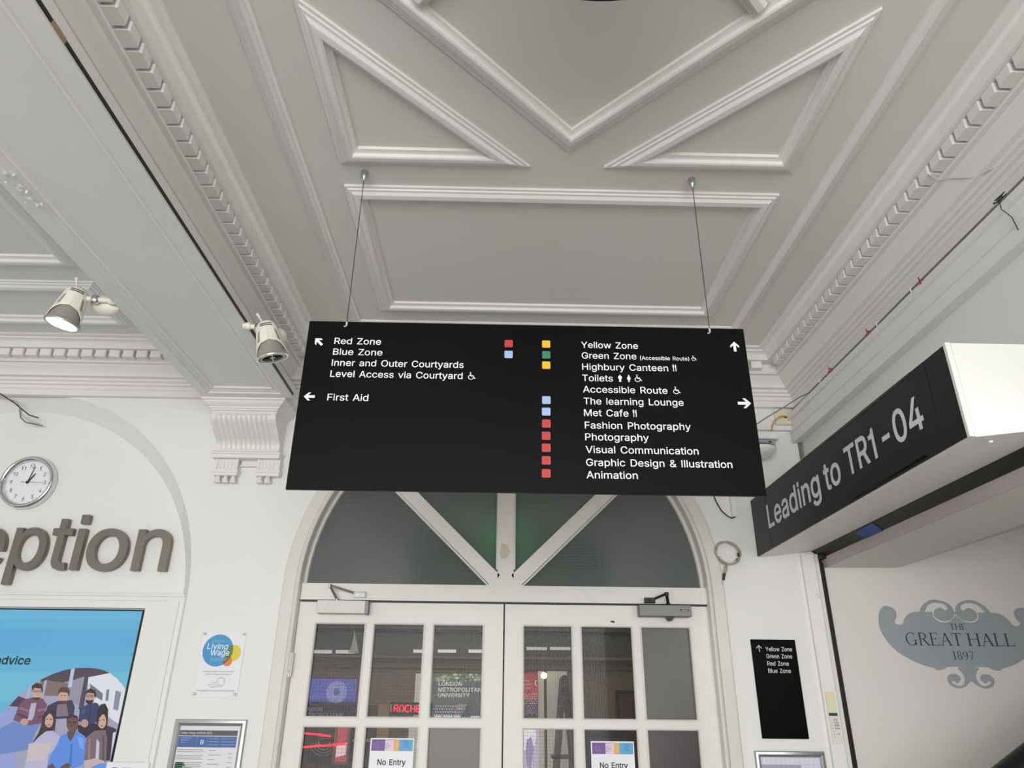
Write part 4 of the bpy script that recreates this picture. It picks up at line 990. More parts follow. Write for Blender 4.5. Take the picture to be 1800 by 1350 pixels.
# ================================================================== SPOTLIGHTS
def spotlight(label, tip, axis, face, mount, mount_from, lit, pod, SCL=.9):
    """lamp head: tip at the top, light leaves along axis; face = direction of the ribbed shield"""
    L_ = .185
    r = root('spotlight', label, 'spotlight', tip, 'spotlights on the ceiling beam')
    zz = -Vector(axis).normalized(); yy = Vector(face); yy = (yy-zz*yy.dot(zz)).normalized(); xx = yy.cross(zz)
    M = Matrix(((xx.x, yy.x, zz.x, tip[0]), (xx.y, yy.y, zz.y, tip[1]), (xx.z, yy.z, zz.z, tip[2]), (0, 0, 0, 1))) @ Matrix.Scale(SCL, 4)
    prof = [(0, 0), (.018, -.002), (.031, -.009), (.041, -.024), (.048, -.052), (.054, -.092), (.061, -.135), (.066, -.165), (.070, -.178), (.072, -.182), (.0715, -.187), (.066, -.188), (.062, -.184)]
    body = MB().lathe([(a*.96, b) for a, b in prof[:8]]+prof[8:], 40, xf=M)
    body.lathe([(.062, -.184), (.050, -.150), (.030, -.125), (0, -.118)], 40, xf=M)
    obj('reflector_body', body, 'grey_plastic', r, smooth=40)
    # cream shield wrapping the front: a shell with an arched cut at the lower edge
    sh = MB(); nA, nB = 72, 22; vs = []
    def rad(h):
        h = -h
        for (ra, ha), (rb, hb) in zip(prof, prof[1:]):
            if -ha <= h <= -hb: return ra+(rb-ra)*((h+ha)/(ha-hb) if ha != hb else 0)
        return .07
    def lower(t):                                   # t: -1..1 round the front
        q = abs(t); return -.122-.060*(max(0, (q-.34)/.66))**1.1 if q > .34 else -.122+.010*(1-q/.34)
    for i in range(nA+1):
        t_ = -1+2*i/nA; an = math.radians(90+104*t_)
        lo = lower(t_)
        for j in range(nB+1):
            h = lo*j/nB; rr = rad(h)+.0045
            if abs(t_) < .30 and -h > .044: rr -= .0022*abs(math.sin((t_/.30)*math.pi*5))**.5
            vs.append(M @ Vector((rr*math.cos(an), rr*math.sin(an), h+.003)))
    k = nB+1; fsx = [(i*k+j, (i+1)*k+j, (i+1)*k+j+1, i*k+j+1) for i in range(nA) for j in range(nB)]
    sh.add(vs, fsx)
    so = obj('shield', sh, 'cream_plastic', r, smooth=45)
    md = so.modifiers.new('solid', 'SOLIDIFY'); md.thickness = .0025; md.offset = -1
    def patch(name, corners, mat):
        p = MB(); vs = []; n = 6
        for i in range(n+1):
            for j in range(n+1):
                a, b = i/n, j/n
                t_ = (corners[0][0]*(1-a)+corners[1][0]*a)*(1-b)+(corners[3][0]*(1-a)+corners[2][0]*a)*b
                h = (corners[0][1]*(1-a)+corners[1][1]*a)*(1-b)+(corners[3][1]*(1-a)+corners[2][1]*a)*b
                an = math.radians(90+104*t_); rr = rad(h)+.0056
                vs.append(M @ Vector((rr*math.cos(an), rr*math.sin(an), h+.003)))
        p.add(vs, [(i*(n+1)+j, (i+1)*(n+1)+j, (i+1)*(n+1)+j+1, i*(n+1)+j+1) for i in range(n) for j in range(n)])
        obj(name, p, mat, so, smooth=60)
    patch('vent_slot', [(-.34, -.0240), (.34, -.0240), (.34, -.0285), (-.34, -.0285)], 'black')
    patch('vent_slot', [(-.34, -.0330), (.34, -.0330), (.34, -.0375), (-.34, -.0375)], 'black')
    for s_ in (-1, 1): patch('side_opening', [(s_*.37, -.058), (s_*.47, -.066), (s_*.54, -.118), (s_*.40, -.112)], 'grey_plastic')
    obj('rim_ring', MB().lathe([(.064, -.180), (.0735, -.180), (.0755, -.184), (.0735, -.189), (.064, -.189)], 40, xf=M), 'chrome' if not lit else 'alu', r, smooth=60)
    if lit:
        obj('lens', MB().lathe([(0, -.186), (.0635, -.186)], 32, xf=M), 'lamp_glow', r)
        l = bpy.data.lights.new('spotlight_beam', 'SPOT'); l.energy = 22; l.spot_size = math.radians(60); l.spot_blend = .6; l.color = (1, .94, .82); l.shadow_soft_size = .05
        lo = bpy.data.objects.new('spotlight_beam', l); COL.objects.link(lo); lo.location = M @ Vector((0, 0, -.20)); lo.rotation_euler = M.to_euler()
    else:
        obj('lens', MB().lathe([(0, -.172), (.063, -.172)], 32, xf=M), 'black_gloss', r)
        g = MB().lathe([(.050, -.186), (.058, -.186), (.058, -.189), (.050, -.189)], 36, xf=M)
        g.tube([M @ Vector((0, -.052, -.187)), M @ Vector((0, .052, -.187))], .0028, 8)
        g.tube([M @ Vector((-.012, 0, -.186)), M @ Vector((.012, 0, -.186))], .003, 8)
        obj('lens_guard', g, 'white_plastic', r, smooth=50)
    kn = M @ Vector((.012, .0, -.004)); kd = (M.to_3x3() @ Vector((.35, .1, 1))).normalized()
    obj('adjusting_knob', MB().tube([kn, kn+kd*.022, kn+kd*.036, kn+kd*.046, kn+kd*.050], [.0035, .0035, .0065, .007, .004], 10), 'cream_plastic', r, smooth=50)
    # arm to the beam and the gear pod behind
    p0 = M @ Vector(mount_from); p1 = Vector(mount); mid = p0*.4+p1*.6
    ar = MB().tube([p0, mid, p1], [.012, .011, .012], 12)
    obj('arm', ar, 'cream_plastic', r, smooth=50)
    obj('joint', MB().lathe([(0, -.016), (.013, -.016), (.018, -.008), (.018, .008), (.013, .016), (0, .016)], 16, xf=Matrix.Translation(mid)), 'chrome', r, smooth=40)
    obj('clamp', MB().tube([p1+(p0-p1).normalized()*.018, p1-(p0-p1).normalized()*.012], .017, 14), 'cream_plastic', r, smooth=40)
    q0 = Vector(pod[0]); q1 = Vector(pod[1]); n_ = 8; pts_ = [q0+(q1-q0)*i/n_ for i in range(n_+1)]
    rr = [.006, .030, .040, .043, .043, .042, .038, .028, .006]
    obj('gear_pod', MB().tube(pts_, [a*pod[2] for a in rr], 18), 'cream_plastic', r, smooth=60)
    return r
spotlight('lit cream spotlight shining downwards on the left of the ceiling beam', (-1.745, 2.562, 3.155), (-.17, .0, -.98), (.42, -.78, -.45), (-1.606, 2.585, 3.115), (.03, -.02, -.05), True,
          ((-1.735, 2.66, 3.145), (-1.60, 2.62, 3.10), 1.0))
spotlight('unlit cream spotlight on the right edge of the ceiling beam beside the hanging sign', (-1.030, 2.745, 3.118), (.27, .20, -.94), (.30, -.85, -.45), (-1.11, 2.75, 3.10), (-.04, .0, -.05), False,
          ((-1.035, 2.85, 3.115), (-.965, 2.86, 3.095), .85))
lt = root('lighting_track', 'thin black lighting track running along the right edge of the ceiling beam', 'track', (-1.109, 0, 3.10))
obj('rail', MB().box(-1.1122, -1.1075, -4.2, 3.53, 3.108, 3.1195), 'black', lt)
obj('rail_joint', MB().box(-1.1126, -1.1068, 1.245, 1.305, 3.107, 3.1205), 'tan', lt)

# ================================================================== SCREEN BEHIND THE LEFT WINDOW
sc_ = root('display_screen', 'large lit screen showing the word advice and a group photo', 'screen', (-2.6, 3.889, 1.2))
sx = lambda P: [(x*.9952, 1.6+(z-1.6)*.9952) for x, z in P]
obj('bezel', MB().box(-3.40, -1.808, 3.8845, 3.8895, .62, 2.04), 'black_gloss', sc_)
pic = MB(); PS = XZ(3.8845); lay = [0.0002]
def put(P, c): pic.flat(P, PS, lay[0], 0, c); lay[0] += .00012
put(sx([(-3.35, .64), (-1.7965, .64), (-1.832, 2.028), (-3.35, 2.028)]) if False else rectl(-3.38, .64, -1.830, 2.033), (98, 182, 220))
for v0, v1, c in ((1.99, 2.033, (104, 186, 222)), (1.82, 1.94, (92, 174, 218)), (1.60, 1.74, (112, 190, 220))): put(rectl(-3.38, v0, -1.830, v1), c)
def clipx(P, xm):
    out = []
    for i in range(len(P)):
        a, b = P[i-1], P[i]
        if (a[0] <= xm) != (b[0] <= xm):
            t_ = (xm-a[0])/(b[0]-a[0]); out.append((xm, a[1]+(b[1]-a[1])*t_))
        if b[0] <= xm: out.append(b)
    return out
for c, P in SCREEN_PHOTO:
    Q = clipx(sx(P), -1.830)
    if len(Q) > 2: put(Q, c)
picture = obj('picture', pic, 'screen_colour', sc_)
obj('caption', MB().text('advice', -2.500, 1.7715, PS, lay[0], cap=.0375, width=.174, bold=.022), 'ink', picture)

# ================================================================== THINGS ON THE LEFT PIER
W1 = XZ(3.796)
lw = root('wage_plaque', 'clear plaque with blue, yellow and orange circles about the living wage', 'plaque', (-1.36, 3.8, 1.631))
obj('backing', MB().prism(rectl(-1.462, 1.631, -1.250, 1.933), W1, .000, -.003), 'paper', lw)
pc = MB()
bl, ye, og, gr, bn = (58, 150, 206), (226, 206, 40), (226, 128, 40), (70, 122, 62), (112, 92, 44)
def dsk(cx, cy, r): return disc(cx, cy, r, 40)
def inter(c1, r1, c2, r2):
    d = math.hypot(c2[0]-c1[0], c2[1]-c1[1]); a = (r1*r1-r2*r2+d*d)/(2*d); b = math.atan2(c2[1]-c1[1], c2[0]-c1[0])
    t1 = math.acos(max(-1, min(1, a/r1))); t2 = math.acos(max(-1, min(1, (d-a)/r2)))
    return [(c1[0]+r1*math.cos(b-t1+2*t1*i/16), c1[1]+r1*math.sin(b-t1+2*t1*i/16)) for i in range(17)]+[(c2[0]+r2*math.cos(b+math.pi-t2+2*t2*i/16), c2[1]+r2*math.sin(b+math.pi-t2+2*t2*i/16)) for i in range(17)]
cB, cY, cO = (-1.378, 1.842), (-1.301, 1.831), (-1.322, 1.793); rB, rY, rO = .0745, .0385, .0235
w_ = .0003
for P, c in ((dsk(*cB, rB), bl), (dsk(*cY, rY), ye), (dsk(*cO, rO), og), (inter(cB, rB, cY, rY), gr), (inter(cB, rB, cO, rO), bn)):
    pc.flat(P, W1, w_, 0, c); w_ += .00015
for i in range(20):
    a = math.radians(-110+i*14.5)
    for q in range(2): pc.flat(disc(-1.339+(.016+.005*q)*math.cos(a), 1.699+(.016+.005*q)*math.sin(a), .0011+.0003*q, 8), W1, .0004, 0, (70, 70, 74))
pc.text('LONDON', -1.382, 1.6930, W1, .0004, cap=.0045, width=.037, col=(120, 120, 124)); pc.text('METROPOLITAN', -1.398, 1.6832, W1, .0004, cap=.0045, width=.053, col=(120, 120, 124)); pc.text('UNIVERSITY', -1.386, 1.6735, W1, .0004, cap=.0045, width=.041, col=(120, 120, 124))
pc.text('Living Wage Foundation is proud to award the', -1.434, 1.7430, W1, .0004, cap=.0052, width=.151, col=(60, 60, 64), res=2)
pc.text('London Living Wage Employer mark to', -1.420, 1.7305, W1, .0004, cap=.0052, width=.125, col=(80, 80, 84), res=2)
pc.text('This organisation is an accredited Living Wage Employer', -1.450, 1.6565, W1, .0004, cap=.0055, width=.187, col=(60, 60, 64), res=2)
prn = obj('print', pc, 'print_colour', lw)
tx = MB(); tw = w_+.0002
for t_, u, v, wd, cp in (('London', -1.414, 1.880, .062, .016), ('Employer', -1.406, 1.794, .080, .016)): tx.text(t_, u, v, W1, tw, cap=cp, width=wd, bold=-.006, shear=.06, col=(150, 196, 226))
for t_, u, v, wd in (('Living', -1.432, 1.848, .102), ('Wage', -1.411, 1.8185, .092)): tx.text(t_, u, v, W1, tw, cap=.027, width=wd, bold=.006, shear=.06, col=(244, 246, 248))
obj('lettering', tx, 'print_colour', prn)
obj('cover_sheet', MB().prism(rectl(-1.465, 1.629, -1.248, 1.935), XZ(3.790), .002, -.0015), 'acrylic', lw)
for x, z in ((-1.4545, 1.919), (-1.2605, 1.919), (-1.4545, 1.644), (-1.2605, 1.644)):
    obj('screw_cap', MB().lathe([(.0068, -.012), (.0068, .002), (.005, .004), (0, .0045)], 16, xf=Matrix.Translation((x, 3.788, z)) @ Matrix.Rotation(math.radians(90), 4, 'X')), 'steel', lw, smooth=40)

def snap_frame(label, x0, z0, x1, z1, w_):
    r = root('poster_frame', label, 'frame', ((x0+x1)/2, 3.8, z0))
    pr = [(0, 0), (0, .010), (.004, .015), (w_*.55, .018), (w_-.003, .012), (w_, .008), (w_, 0)]
    obj('frame_rail', MB().sweep([(x0, z0), (x0, z1), (x1, z1), (x1, z0)], pr, XZ(3.8), True), 'alu', r, smooth=35)
    return r
cf = snap_frame('aluminium frame holding the energy certificate rated B', -1.521, 1.072, -1.181, 1.533, .028)
CF = XZ(3.795)
pp = MB(); pp.rect(-1.496, 1.095, -1.206, 1.508, CF, .0, 0, (226, 226, 230))
pp.rect(-1.492, 1.463, -1.219, 1.486, CF, .0002, 0, (78, 80, 80)); pp.rect(-1.492, 1.414, -1.219, 1.4605, CF, .0002, 0, (66, 98, 160))
for i in range(4): pp.rect(-1.480, 1.452-.006*i, -1.480+.05-.008*i, 1.4538-.006*i, CF, .0004, 0, (150, 172, 214))
for i in range(3): pp.rect(-1.350, 1.450-.013*i, -1.302, 1.452-.013*i, CF, .0004, 0, (150, 172, 214)); pp.rect(-1.290, 1.450-.013*i, -1.226, 1.452-.013*i, CF, .0004, 0, (150, 172, 214))
for x in (-1.405, -1.357): pp.rect(x, 1.414, x+.0008, 1.4605, CF, .0004, 0, (140, 160, 204))
for i in range(9): pp.rect(-1.490, 1.402-.0075*i-(.008 if i > 1 else 0)-(.008 if i > 4 else 0), -1.490+(.125 if i % 3 else .118), 1.4045-.0075*i-(.008 if i > 1 else 0)-(.008 if i > 4 else 0), CF, .0003, 0, (150, 150, 152))
for i in range(6): pp.rect(-1.340, 1.400-.019*i, -1.340+(.055 if i % 2 else .03), 1.4025-.019*i, CF, .0003, 0, (140, 140, 144)); pp.rect(-1.250, 1.388-.019*i, -1.228, 1.3902-.019*i, CF, .0003, 0, (150, 150, 154))
pp.rect(-1.488, 1.22, -1.452, 1.352, CF, .0003, 0, (74, 112, 94)); pp.rect(-1.452, 1.22, -1.408, 1.330, CF, .0004, 0, (92, 132, 104)); pp.flat([(-1.452, 1.352), (-1.452, 1.335), (-1.436, 1.335)], CF, .0004, 0, (74, 112, 94))
cert = obj('certificate', pp, 'print_colour', cf)
tt = MB(); tt.text('Display energy certificate (DEC)', -1.484, 1.4705, CF, .0006, cap=.0095, width=.145, col=(210, 212, 212), res=3)
obj('heading', tt, 'print_colour', cert); tt = MB()
tt.text('B', -1.387, 1.427, CF, .0006, cap=.018, width=.015, col=(236, 240, 248), bold=.008)
obj('lettering', tt, 'print_colour', cert)
obj('cover_sheet', MB().rect(-1.497, 1.094, -1.205, 1.509, XZ(3.792), 0), 'acrylic', cf)

ac = root('door_plate', 'small clear acrylic plate below the right corner of the screen', 'plate', (-1.72, 3.845, 1.25))
obj('plate', MB().prism(rectl(-1.819, 1.245, -1.622, 1.347), XZ(3.831), 0, -.004), 'paper', ac)
obj('print', MB().rect(-1.79, 1.318, -1.765, 1.3245, XZ(3.831), .0004, 0, (60, 60, 62)).rect(-1.745, 1.320, -1.70, 1.324, XZ(3.831), .0004, 0, (170, 170, 172)), 'print_colour', ac)
obj('cover_sheet', MB().prism(rectl(-1.822, 1.242, -1.6205, 1.350), XZ(3.828), 0, -.0015), 'acrylic', ac)

# ================================================================== THINGS ON THE RIGHT PIER
dr = root('direction_board', 'small black wall sign listing the four zones beside the doors', 'sign', (1.395, 3.8, 1.473))
obj('panel', MB().prism(rectl(1.283, 1.473, 1.509, 1.923), XZ(3.794), 0, -.006), 'deep_black', dr, bevel=.001)
DS = XZ(3.794)
for t_, v, wd in (('Yellow Zone', 1.868, .134), ('Green Zone', 1.8345, .130), ('Red Zone', 1.8005, .108), ('Blue Zone', 1.7665, .113)):
    obj('text_line', MB().text(t_, 1.353, v, DS, .0006, cap=.0195, width=wd, bold=.006), 'vinyl_grey', dr)
k = MB().flat(rectl(1.3195, 1.864, 1.3225, 1.893), DS, .0006)
for s_ in (-1, 1): k.flat([(1.321, 1.8965), (1.321, 1.8925), (1.321+s_*.0135, 1.879), (1.321+s_*.0155, 1.8815)], DS, .0006)
obj('arrow', k, 'vinyl_grey', dr)
gf = snap_frame('aluminium frame with a grid planner sheet under the zone sign', 1.236, .96, 1.571, 1.421, .026)
g = MB(); G_ = XZ(3.795); g.rect(1.26, .985, 1.547, 1.397, G_, 0, 0, (222, 224, 236))
for i in range(13): g.rect(1.2675+.0225*i, .985, 1.2683+.0225*i, 1.397, G_, .0002, 0, (150, 154, 172))
for i in range(12): g.rect(1.26, 1.363-.033*i, 1.547, 1.3638-.033*i, G_, .0002, 0, (150, 154, 172))
g.rect(1.262, 1.20, 1.452, 1.3625, G_, .0004, 0, (168, 170, 186))
obj('planner_sheet', g, 'print_colour', gf)
obj('cover_sheet', MB().rect(1.259, .984, 1.548, 1.398, XZ(3.792), 0), 'acrylic', gf)
# white patch panel label strip on the jamb
lb = root('label_strip', 'narrow printed label with handwritten notes on the white jamb strip', 'label', (1.632, 3.774, 1.45))
LS = XZ(3.772)
g = MB(); g.rect(1.612, 1.455, 1.658, 1.592, LS, 0.0004, 0, (228, 226, 218)); g.rect(1.613, 1.576, 1.655, 1.5885, LS, .0007, 0, (40, 56, 84))
for i in range(4): g.rect(1.616, 1.557-.0125*i, 1.6245+.001*(i % 2), 1.5578-.0125*i, LS, .0007, 0, (90, 90, 92))
for i in range(3): g.flat(disc(1.625, 1.5075-.0125*i, .002, 8), LS, .0007, 0, (170, 40, 50) if i == 0 else (120, 50, 60))
lpr = obj('label_print', g, 'print_colour', lb)
tt = MB()
for t_, u, v, wd in (('STOP', 1.631, 1.5545, .019), ('AUTO', 1.632, 1.5420, .022), ('OPEN', 1.632, 1.5295, .023), ('Down', 1.633, 1.517, .024), ('/ vv', 1.634, 1.494, .018)):
    tt.text(t_, u, v, LS, .0008, cap=.0085, width=wd, col=(40, 40, 46), shear=.1, bold=.01, res=2)
obj('handwriting', tt, 'print_colour', lpr)
obj('masking_patch', MB().rect(1.612, 1.594, 1.656, 1.682, LS, .0003), 'ivory_plastic', label='strip of yellowed masking tape above the printed label on the jamb', cat='tape')
sv = root('screw_cover', 'round white screw cover high on the jamb strip', 'cover', (1.650, 3.774, 2.136))
obj('cap', MB().lathe([(.011, -.002), (.011, .002), (.008, .005), (.004, .006), (0, .0055)], 18, xf=Matrix.Translation((1.648, 3.772, 2.136)) @ Matrix.Rotation(math.radians(90), 4, 'X')), 'trim_paint', sv, smooth=40)

# ================================================================== NOTICES ON THE DOOR GLASS
def notice(label, x0, z1, tilt):
    r = root('no_entry_notice', label, 'notice', (x0+.105, 3.83, z1-.297), 'no entry notices on the doors')
    c, s_ = math.cos(tilt), math.sin(tilt)
    P = lambda u, v, w: (x0+u*c-v*s_, 3.834-w, z1+v*c+u*s_)
    g = MB().prism(rectl(0, -.297, .208, 0), P, .0006, 0, 0, (238, 239, 246))
    g.flat(rectl(.006, -.055, .070, -.006), P, .001, 0, (116, 78, 150)); g.flat(rectl(.070, -.055, .112, -.006), P, .001, 0, (226, 206, 226))
    g.flat(rectl(.112, -.055, .137, -.006), P, .001, 0, (226, 172, 88)); g.flat(rectl(.137, -.055, .203, -.006), P, .001, 0, (84, 166, 212))
    ring = [math.radians(a) for a in range(0, 360, 20)]
    g.flat([[(.030+.011*math.cos(t_), -.031+.011*math.sin(t_)) for t_ in ring], [(.030+.008*math.cos(t_), -.031+.008*math.sin(t_)) for t_ in ring]], P, .0013, 0, (140, 100, 176))
    g.flat([(.006, -.016), (.112, -.004), (.112, -.0055), (.006, -.0178)], P, .0013, 0, (60, 44, 80))
    g.flat(arc(.112, -.032, .02, -60, 60, 12), P, .0013, 0, (236, 186, 108))
    sht = obj('sheet', g, 'print_colour', r)
    t_ = MB()
    for i, s in enumerate(('LONDON', 'METROPOLITAN', 'UNIVERSITY')): t_.text(s, .052, -.027-.0085*i, P, .0015, cap=.005, width=.034+.012*(i == 1), col=(120, 80, 130), res=2)
    obj('small_print', t_, 'print_colour', sht); t_ = MB()
    for i, s in enumerate(('Where', 'Possible', 'Please use', 'the stairs')): t_.text(s, .160, -.0165-.008*i, P, .0015, cap=.005, width=.022+.005*(i % 2), col=(44, 96, 150), res=2)
    obj('small_print', t_, 'print_colour', sht)
    obj('lettering', MB().text('No Entry', .040, -.114, P, .0012, cap=.0235, width=.134, bold=.022), 'ink', sht)
    return r
notice('white No Entry notice on the left door', -.594, 1.459, 0)
notice('white No Entry notice on the right door', .462, 1.454, 0)

# ================================================================== DOOR CLOSERS
def closer(label, x0, x1, z0, z1, mat, piv, elbow, shoe0, shoe1, armmat):
    r = root('door_closer', label, 'door closer', ((x0+x1)/2, 3.815, z0), 'door closers')
    obj('body', MB().box(x0, x1, 3.752, 3.8145, z0, z1), mat, r, bevel=.002)
    a = MB(); y = 3.748
    a.lathe([(0, 0), (.011, 0), (.011, .012), (0, .012)], 12, xf=Matrix.Translation((piv[0], y+.03, z1-.001)))
    a.tube([(piv[0], y+.03, z1+.006), (elbow[0], y-.012, elbow[1])], .0075, 8)
    a.tube([(elbow[0], y-.012, elbow[1]+.003), (shoe0, 3.790, (elbow[1]+z1)/2+.01)], .0060, 8)
    a.lathe([(0, -.009), (.010, -.009), (.010, .009), (0, .009)], 12, xf=Matrix.Translation((elbow[0], y-.012, elbow[1])))
    obj('arm', a, armmat, r, smooth=40)
    lo, hi = sorted((shoe0, shoe1))
    s = MB().box(lo, hi, 3.782, 3.806, (elbow[1]+z1)/2-.012, (elbow[1]+z1)/2+.014)
    s.tube([((lo+hi)/2, 3.780, (elbow[1]+z1)/2), ((lo+hi)/2, 3.776, (elbow[1]+z1)/2)], .006, 10)
    obj('shoe', s, armmat, r, bevel=.003)
    return r
c1 = closer('brushed steel door closer on the left door', -.906, -.664, 2.021, 2.083, 'steel', (-.812, 2.09), (-.846, 2.149), -.734, -.672, 'chrome')
obj('end_cover', MB().box(-.664, -.650, 3.756, 3.8145, 2.019, 2.082), 'closer_grey', c1)
c2 = closer('dull grey door closer on the right door', .722, .986, 2.025, 2.080, 'closer_grey', (.876, 2.083), (.862, 2.131), .812, .758, 'dark_steel')
obj('latch', MB().prism([(.860, 2.025), (.894, 2.025), (.892, 2.014), (.884, 2.005), (.872, 2.005), (.863, 2.014)], XZ(3.752), 0, -.04), 'black', c2)
mpl = obj('maker_plate', MB().prism(rectl(.929, 2.050, .972, 2.060), XZ(3.752), .0008, 0), 'black', c2)
obj('plate_lettering', MB().rect(.935, 2.0538, .966, 2.0562, XZ(3.752), .0012), 'vinyl_grey', mpl)

# ================================================================== WIRING AND SMALL FITTINGS
so = root('wall_socket', 'cream wall socket in the corner under the cornice', 'socket', (1.625, 3.8, 3.08))
obj('back_box', MB().box(1.578, 1.672, 3.772, 3.80, 3.080, 3.180), 'white_plastic', so, bevel=.003)
fpl = obj('faceplate', MB().box(1.584, 1.670, 3.764, 3.773, 3.083, 3.172), 'ivory_plastic', so, bevel=.004)
obj('outlet', MB().box(1.622, 1.637, 3.7625, 3.765, 3.118, 3.132).box(1.603, 1.607, 3.7625, 3.765, 3.128, 3.132).box(1.658, 1.662, 3.7625, 3.765, 3.128, 3.132), 'black', fpl)
obj('patch_lead', MB().tube([(1.63, 3.764, 3.126), (1.615, 3.745, 3.124), (1.585, 3.735, 3.115), (1.558, 3.74, 3.095), (1.545, 3.755, 3.07), (1.540, 3.77, 3.04), (1.55, 3.78, 2.99)], .0045, 8), 'yellow_cable', label='ochre patch lead plugged into the corner wall socket', cat='cable', smooth=60)
ap = root('alarm_sounder', 'white box with a round dome behind the right end of the hanging sign', 'alarm', (1.45, 3.8, 2.75))
m = MB().box(1.40, 1.545, 3.69, 3.80, 2.965, 3.008)
obj('housing', m, 'white_plastic', ap, bevel=.006)
obj('lower_housing', MB().box(1.405, 1.525, 3.70, 3.80, 2.912, 2.965), 'alu', ap, bevel=.004)
obj('connector', MB().box(1.487, 1.500, 3.6975, 3.702, 2.945, 2.953).box(1.445, 1.452, 3.6975, 3.702, 2.930, 2.936).box(1.460, 1.467, 3.6975, 3.702, 2.930, 2.936).box(1.475, 1.482, 3.6975, 3.702, 2.930, 2.936), 'black', ap)
tm = Matrix.Translation((1.415, 3.70, 2.88))
dm_ = obj('dome', MB().lathe([(0, -.022), (.05, -.020), (.080, -.010), (.098, .004), (.104, .014), (.102, .020)], 40, xf=tm), 'white_plastic', ap, smooth=50)
obj('dome_collar', MB().lathe([(.102, .020), (.096, .030), (.080, .036), (0, .036)], 40, xf=tm), 'black_gloss', dm_, smooth=50)
# cable run on the ledge along the right wall
for i, (dx, dz, mat, lab) in enumerate(((.016, .008, 'pale_cable', 'pale cable running along the boxed ledge, closest to the cornice'), (-.006, .004, 'grey_cable', 'dark grey cable running along the edge of the boxed ledge under the cornice'), (.006, .006, 'pale_cable', 'second pale cable lying flat on the middle of the boxed ledge'))):
    pts_ = []
    for q in range(29):
        y = -3.9+q*(3.45+3.9)/28
        pts_.append((1.646+dx+.0018*math.sin(q*1.7+i*2), y, 3.1325+dz+.003*abs(math.sin(q*1.1+i))))
    if i == 1: pts_ += [(1.615, 3.50, 3.138), (1.55, 3.56, 3.105), (1.44, 3.60, 3.045), (1.28, 3.66, 2.94)]
    obj('cable', MB().tube(pts_, (.0026, .0032, .0022)[i], 7), mat, label=lab, cat='cable', group='cables on the boxed ledge', smooth=60)
for (x, y, z, lab) in ((1.638, 2.351, 3.140, 'red cable tie nearest to the viewer on the boxed ledge'), (1.638, 2.782, 3.145, 'middle one of the three red cable ties on the boxed ledge'), (1.638, 3.178, 3.148, 'red cable tie nearest to the back wall on the boxed ledge')):
    z -= .006
    m = MB().tube([(x+.012, y, z-.004), (x-.004, y+.003, z-.005), (x-.005, y, z+.007), (x+.012, y-.002, z+.008)], .004, 7)
    m.tube([(x-.004, y, z+.006), (x-.010, y-.006, z+.018)], .0022, 6).tube([(x-.004, y, z-.003), (x-.010, y+.008, z-.010)], .0022, 6)
    obj('cable_tie', m, 'red_plastic', label=lab, cat='cable tie', group='red cable ties', smooth=50)
for (y, lab) in ((2.42, 'white clip beside the nearest red cable tie'), (2.70, 'white clip just before the middle red cable tie'), (3.30, 'white clip beside the far red cable tie')):
    obj('cable_clip', MB().tube([(1.636, y, 3.130), (1.635, y, 3.145), (1.648, y, 3.151), (1.67, y, 3.145)], .0028, 6), 'white_plastic', label=lab, cat='clip', group='white cable clips', smooth=50)
kn = MB(); rnd = random.Random(3)
for i in range(4): kn.tube([(1.635+rnd.uniform(-.01, .02), 1.86+rnd.uniform(-.03, .03), 3.140+rnd.uniform(-.003, .010)) for _ in range(7)], .0018, 5)
kn.tube([(1.632, 1.86, 3.15), (1.628, 1.86, 3.10), (1.645, 1.85, 3.06), (1.652, 1.85, 3.01)], .0016, 6)
obj('wire_bundle', kn, 'dark_cable', label='small knot of dark wires where the boxed ledge meets the photo edge', cat='wire', smooth=50)
cw = MB().tube([(XR-.198, 1.995, 3.36), (XR-.158, 2.0, 3.338), (XR-.13, 1.98, 3.33), (XR-.10, 1.95, 3.305), (XR-.085, 1.93, 3.29), (XR-.06, 1.86, 3.275), (XR-.045, 1.78, 3.262), (XR-.035, 1.70, 3.25)], .0018, 5)
obj('thin_wire', cw, 'pale_cable', label='thin painted wire crossing the right cornice', cat='wire', smooth=60)
# coil of cable by the arch, and a loop of wire from the sounder
co = root('cable_coil', 'coil of tan cable hanging beside the arched doorway', 'cable', (1.213, 3.79, 2.30))
m = MB(); rnd = random.Random(5)
pts_ = []
for i in range(76):
    a = math.radians(-90-i*15); rx = .058+.004*math.sin(i*.9); rz = .062+.004*math.cos(i*.7)
    tilt = -.35; x_ = rx*math.cos(a)*1.12; z_ = rz*math.sin(a)*.92
    pts_.append((1.213+x_*math.cos(tilt)-z_*math.sin(tilt), 3.785-.004*(i % 5)/5-.006*(i//24), 2.352+x_*math.sin(tilt)+z_*math.cos(tilt)))
m.tube(pts_, .0036, 7)
m.tube([(1.200, 3.782, 2.298), (1.190, 3.780, 2.270), (1.181, 3.780, 2.240)], .0036, 7).tube([(1.205, 3.780, 2.298), (1.198, 3.778, 2.262), (1.184, 3.778, 2.236)], .0036, 7)
obj('coil', m, 'tan_cable', co, smooth=60)
obj('plug', MB().tube([(1.184, 3.779, 2.246), (1.174, 3.779, 2.212)], .007, 8).tube([(1.2685, 3.778, 2.352), (1.270, 3.778, 2.334)], .006, 8).tube([(1.262, 3.777, 2.322), (1.254, 3.777, 2.308)], .006, 8), 'dark_cable', co, smooth=50)
obj('plug_tip', MB().tube([(1.172, 3.779, 2.207), (1.167, 3.779, 2.190)], .0055, 8), 'steel', co, smooth=50)
br = root('trunking_end', 'short white cable trunking hanging below the right end of the sign', 'trunking', (1.285, 3.8, 2.545))
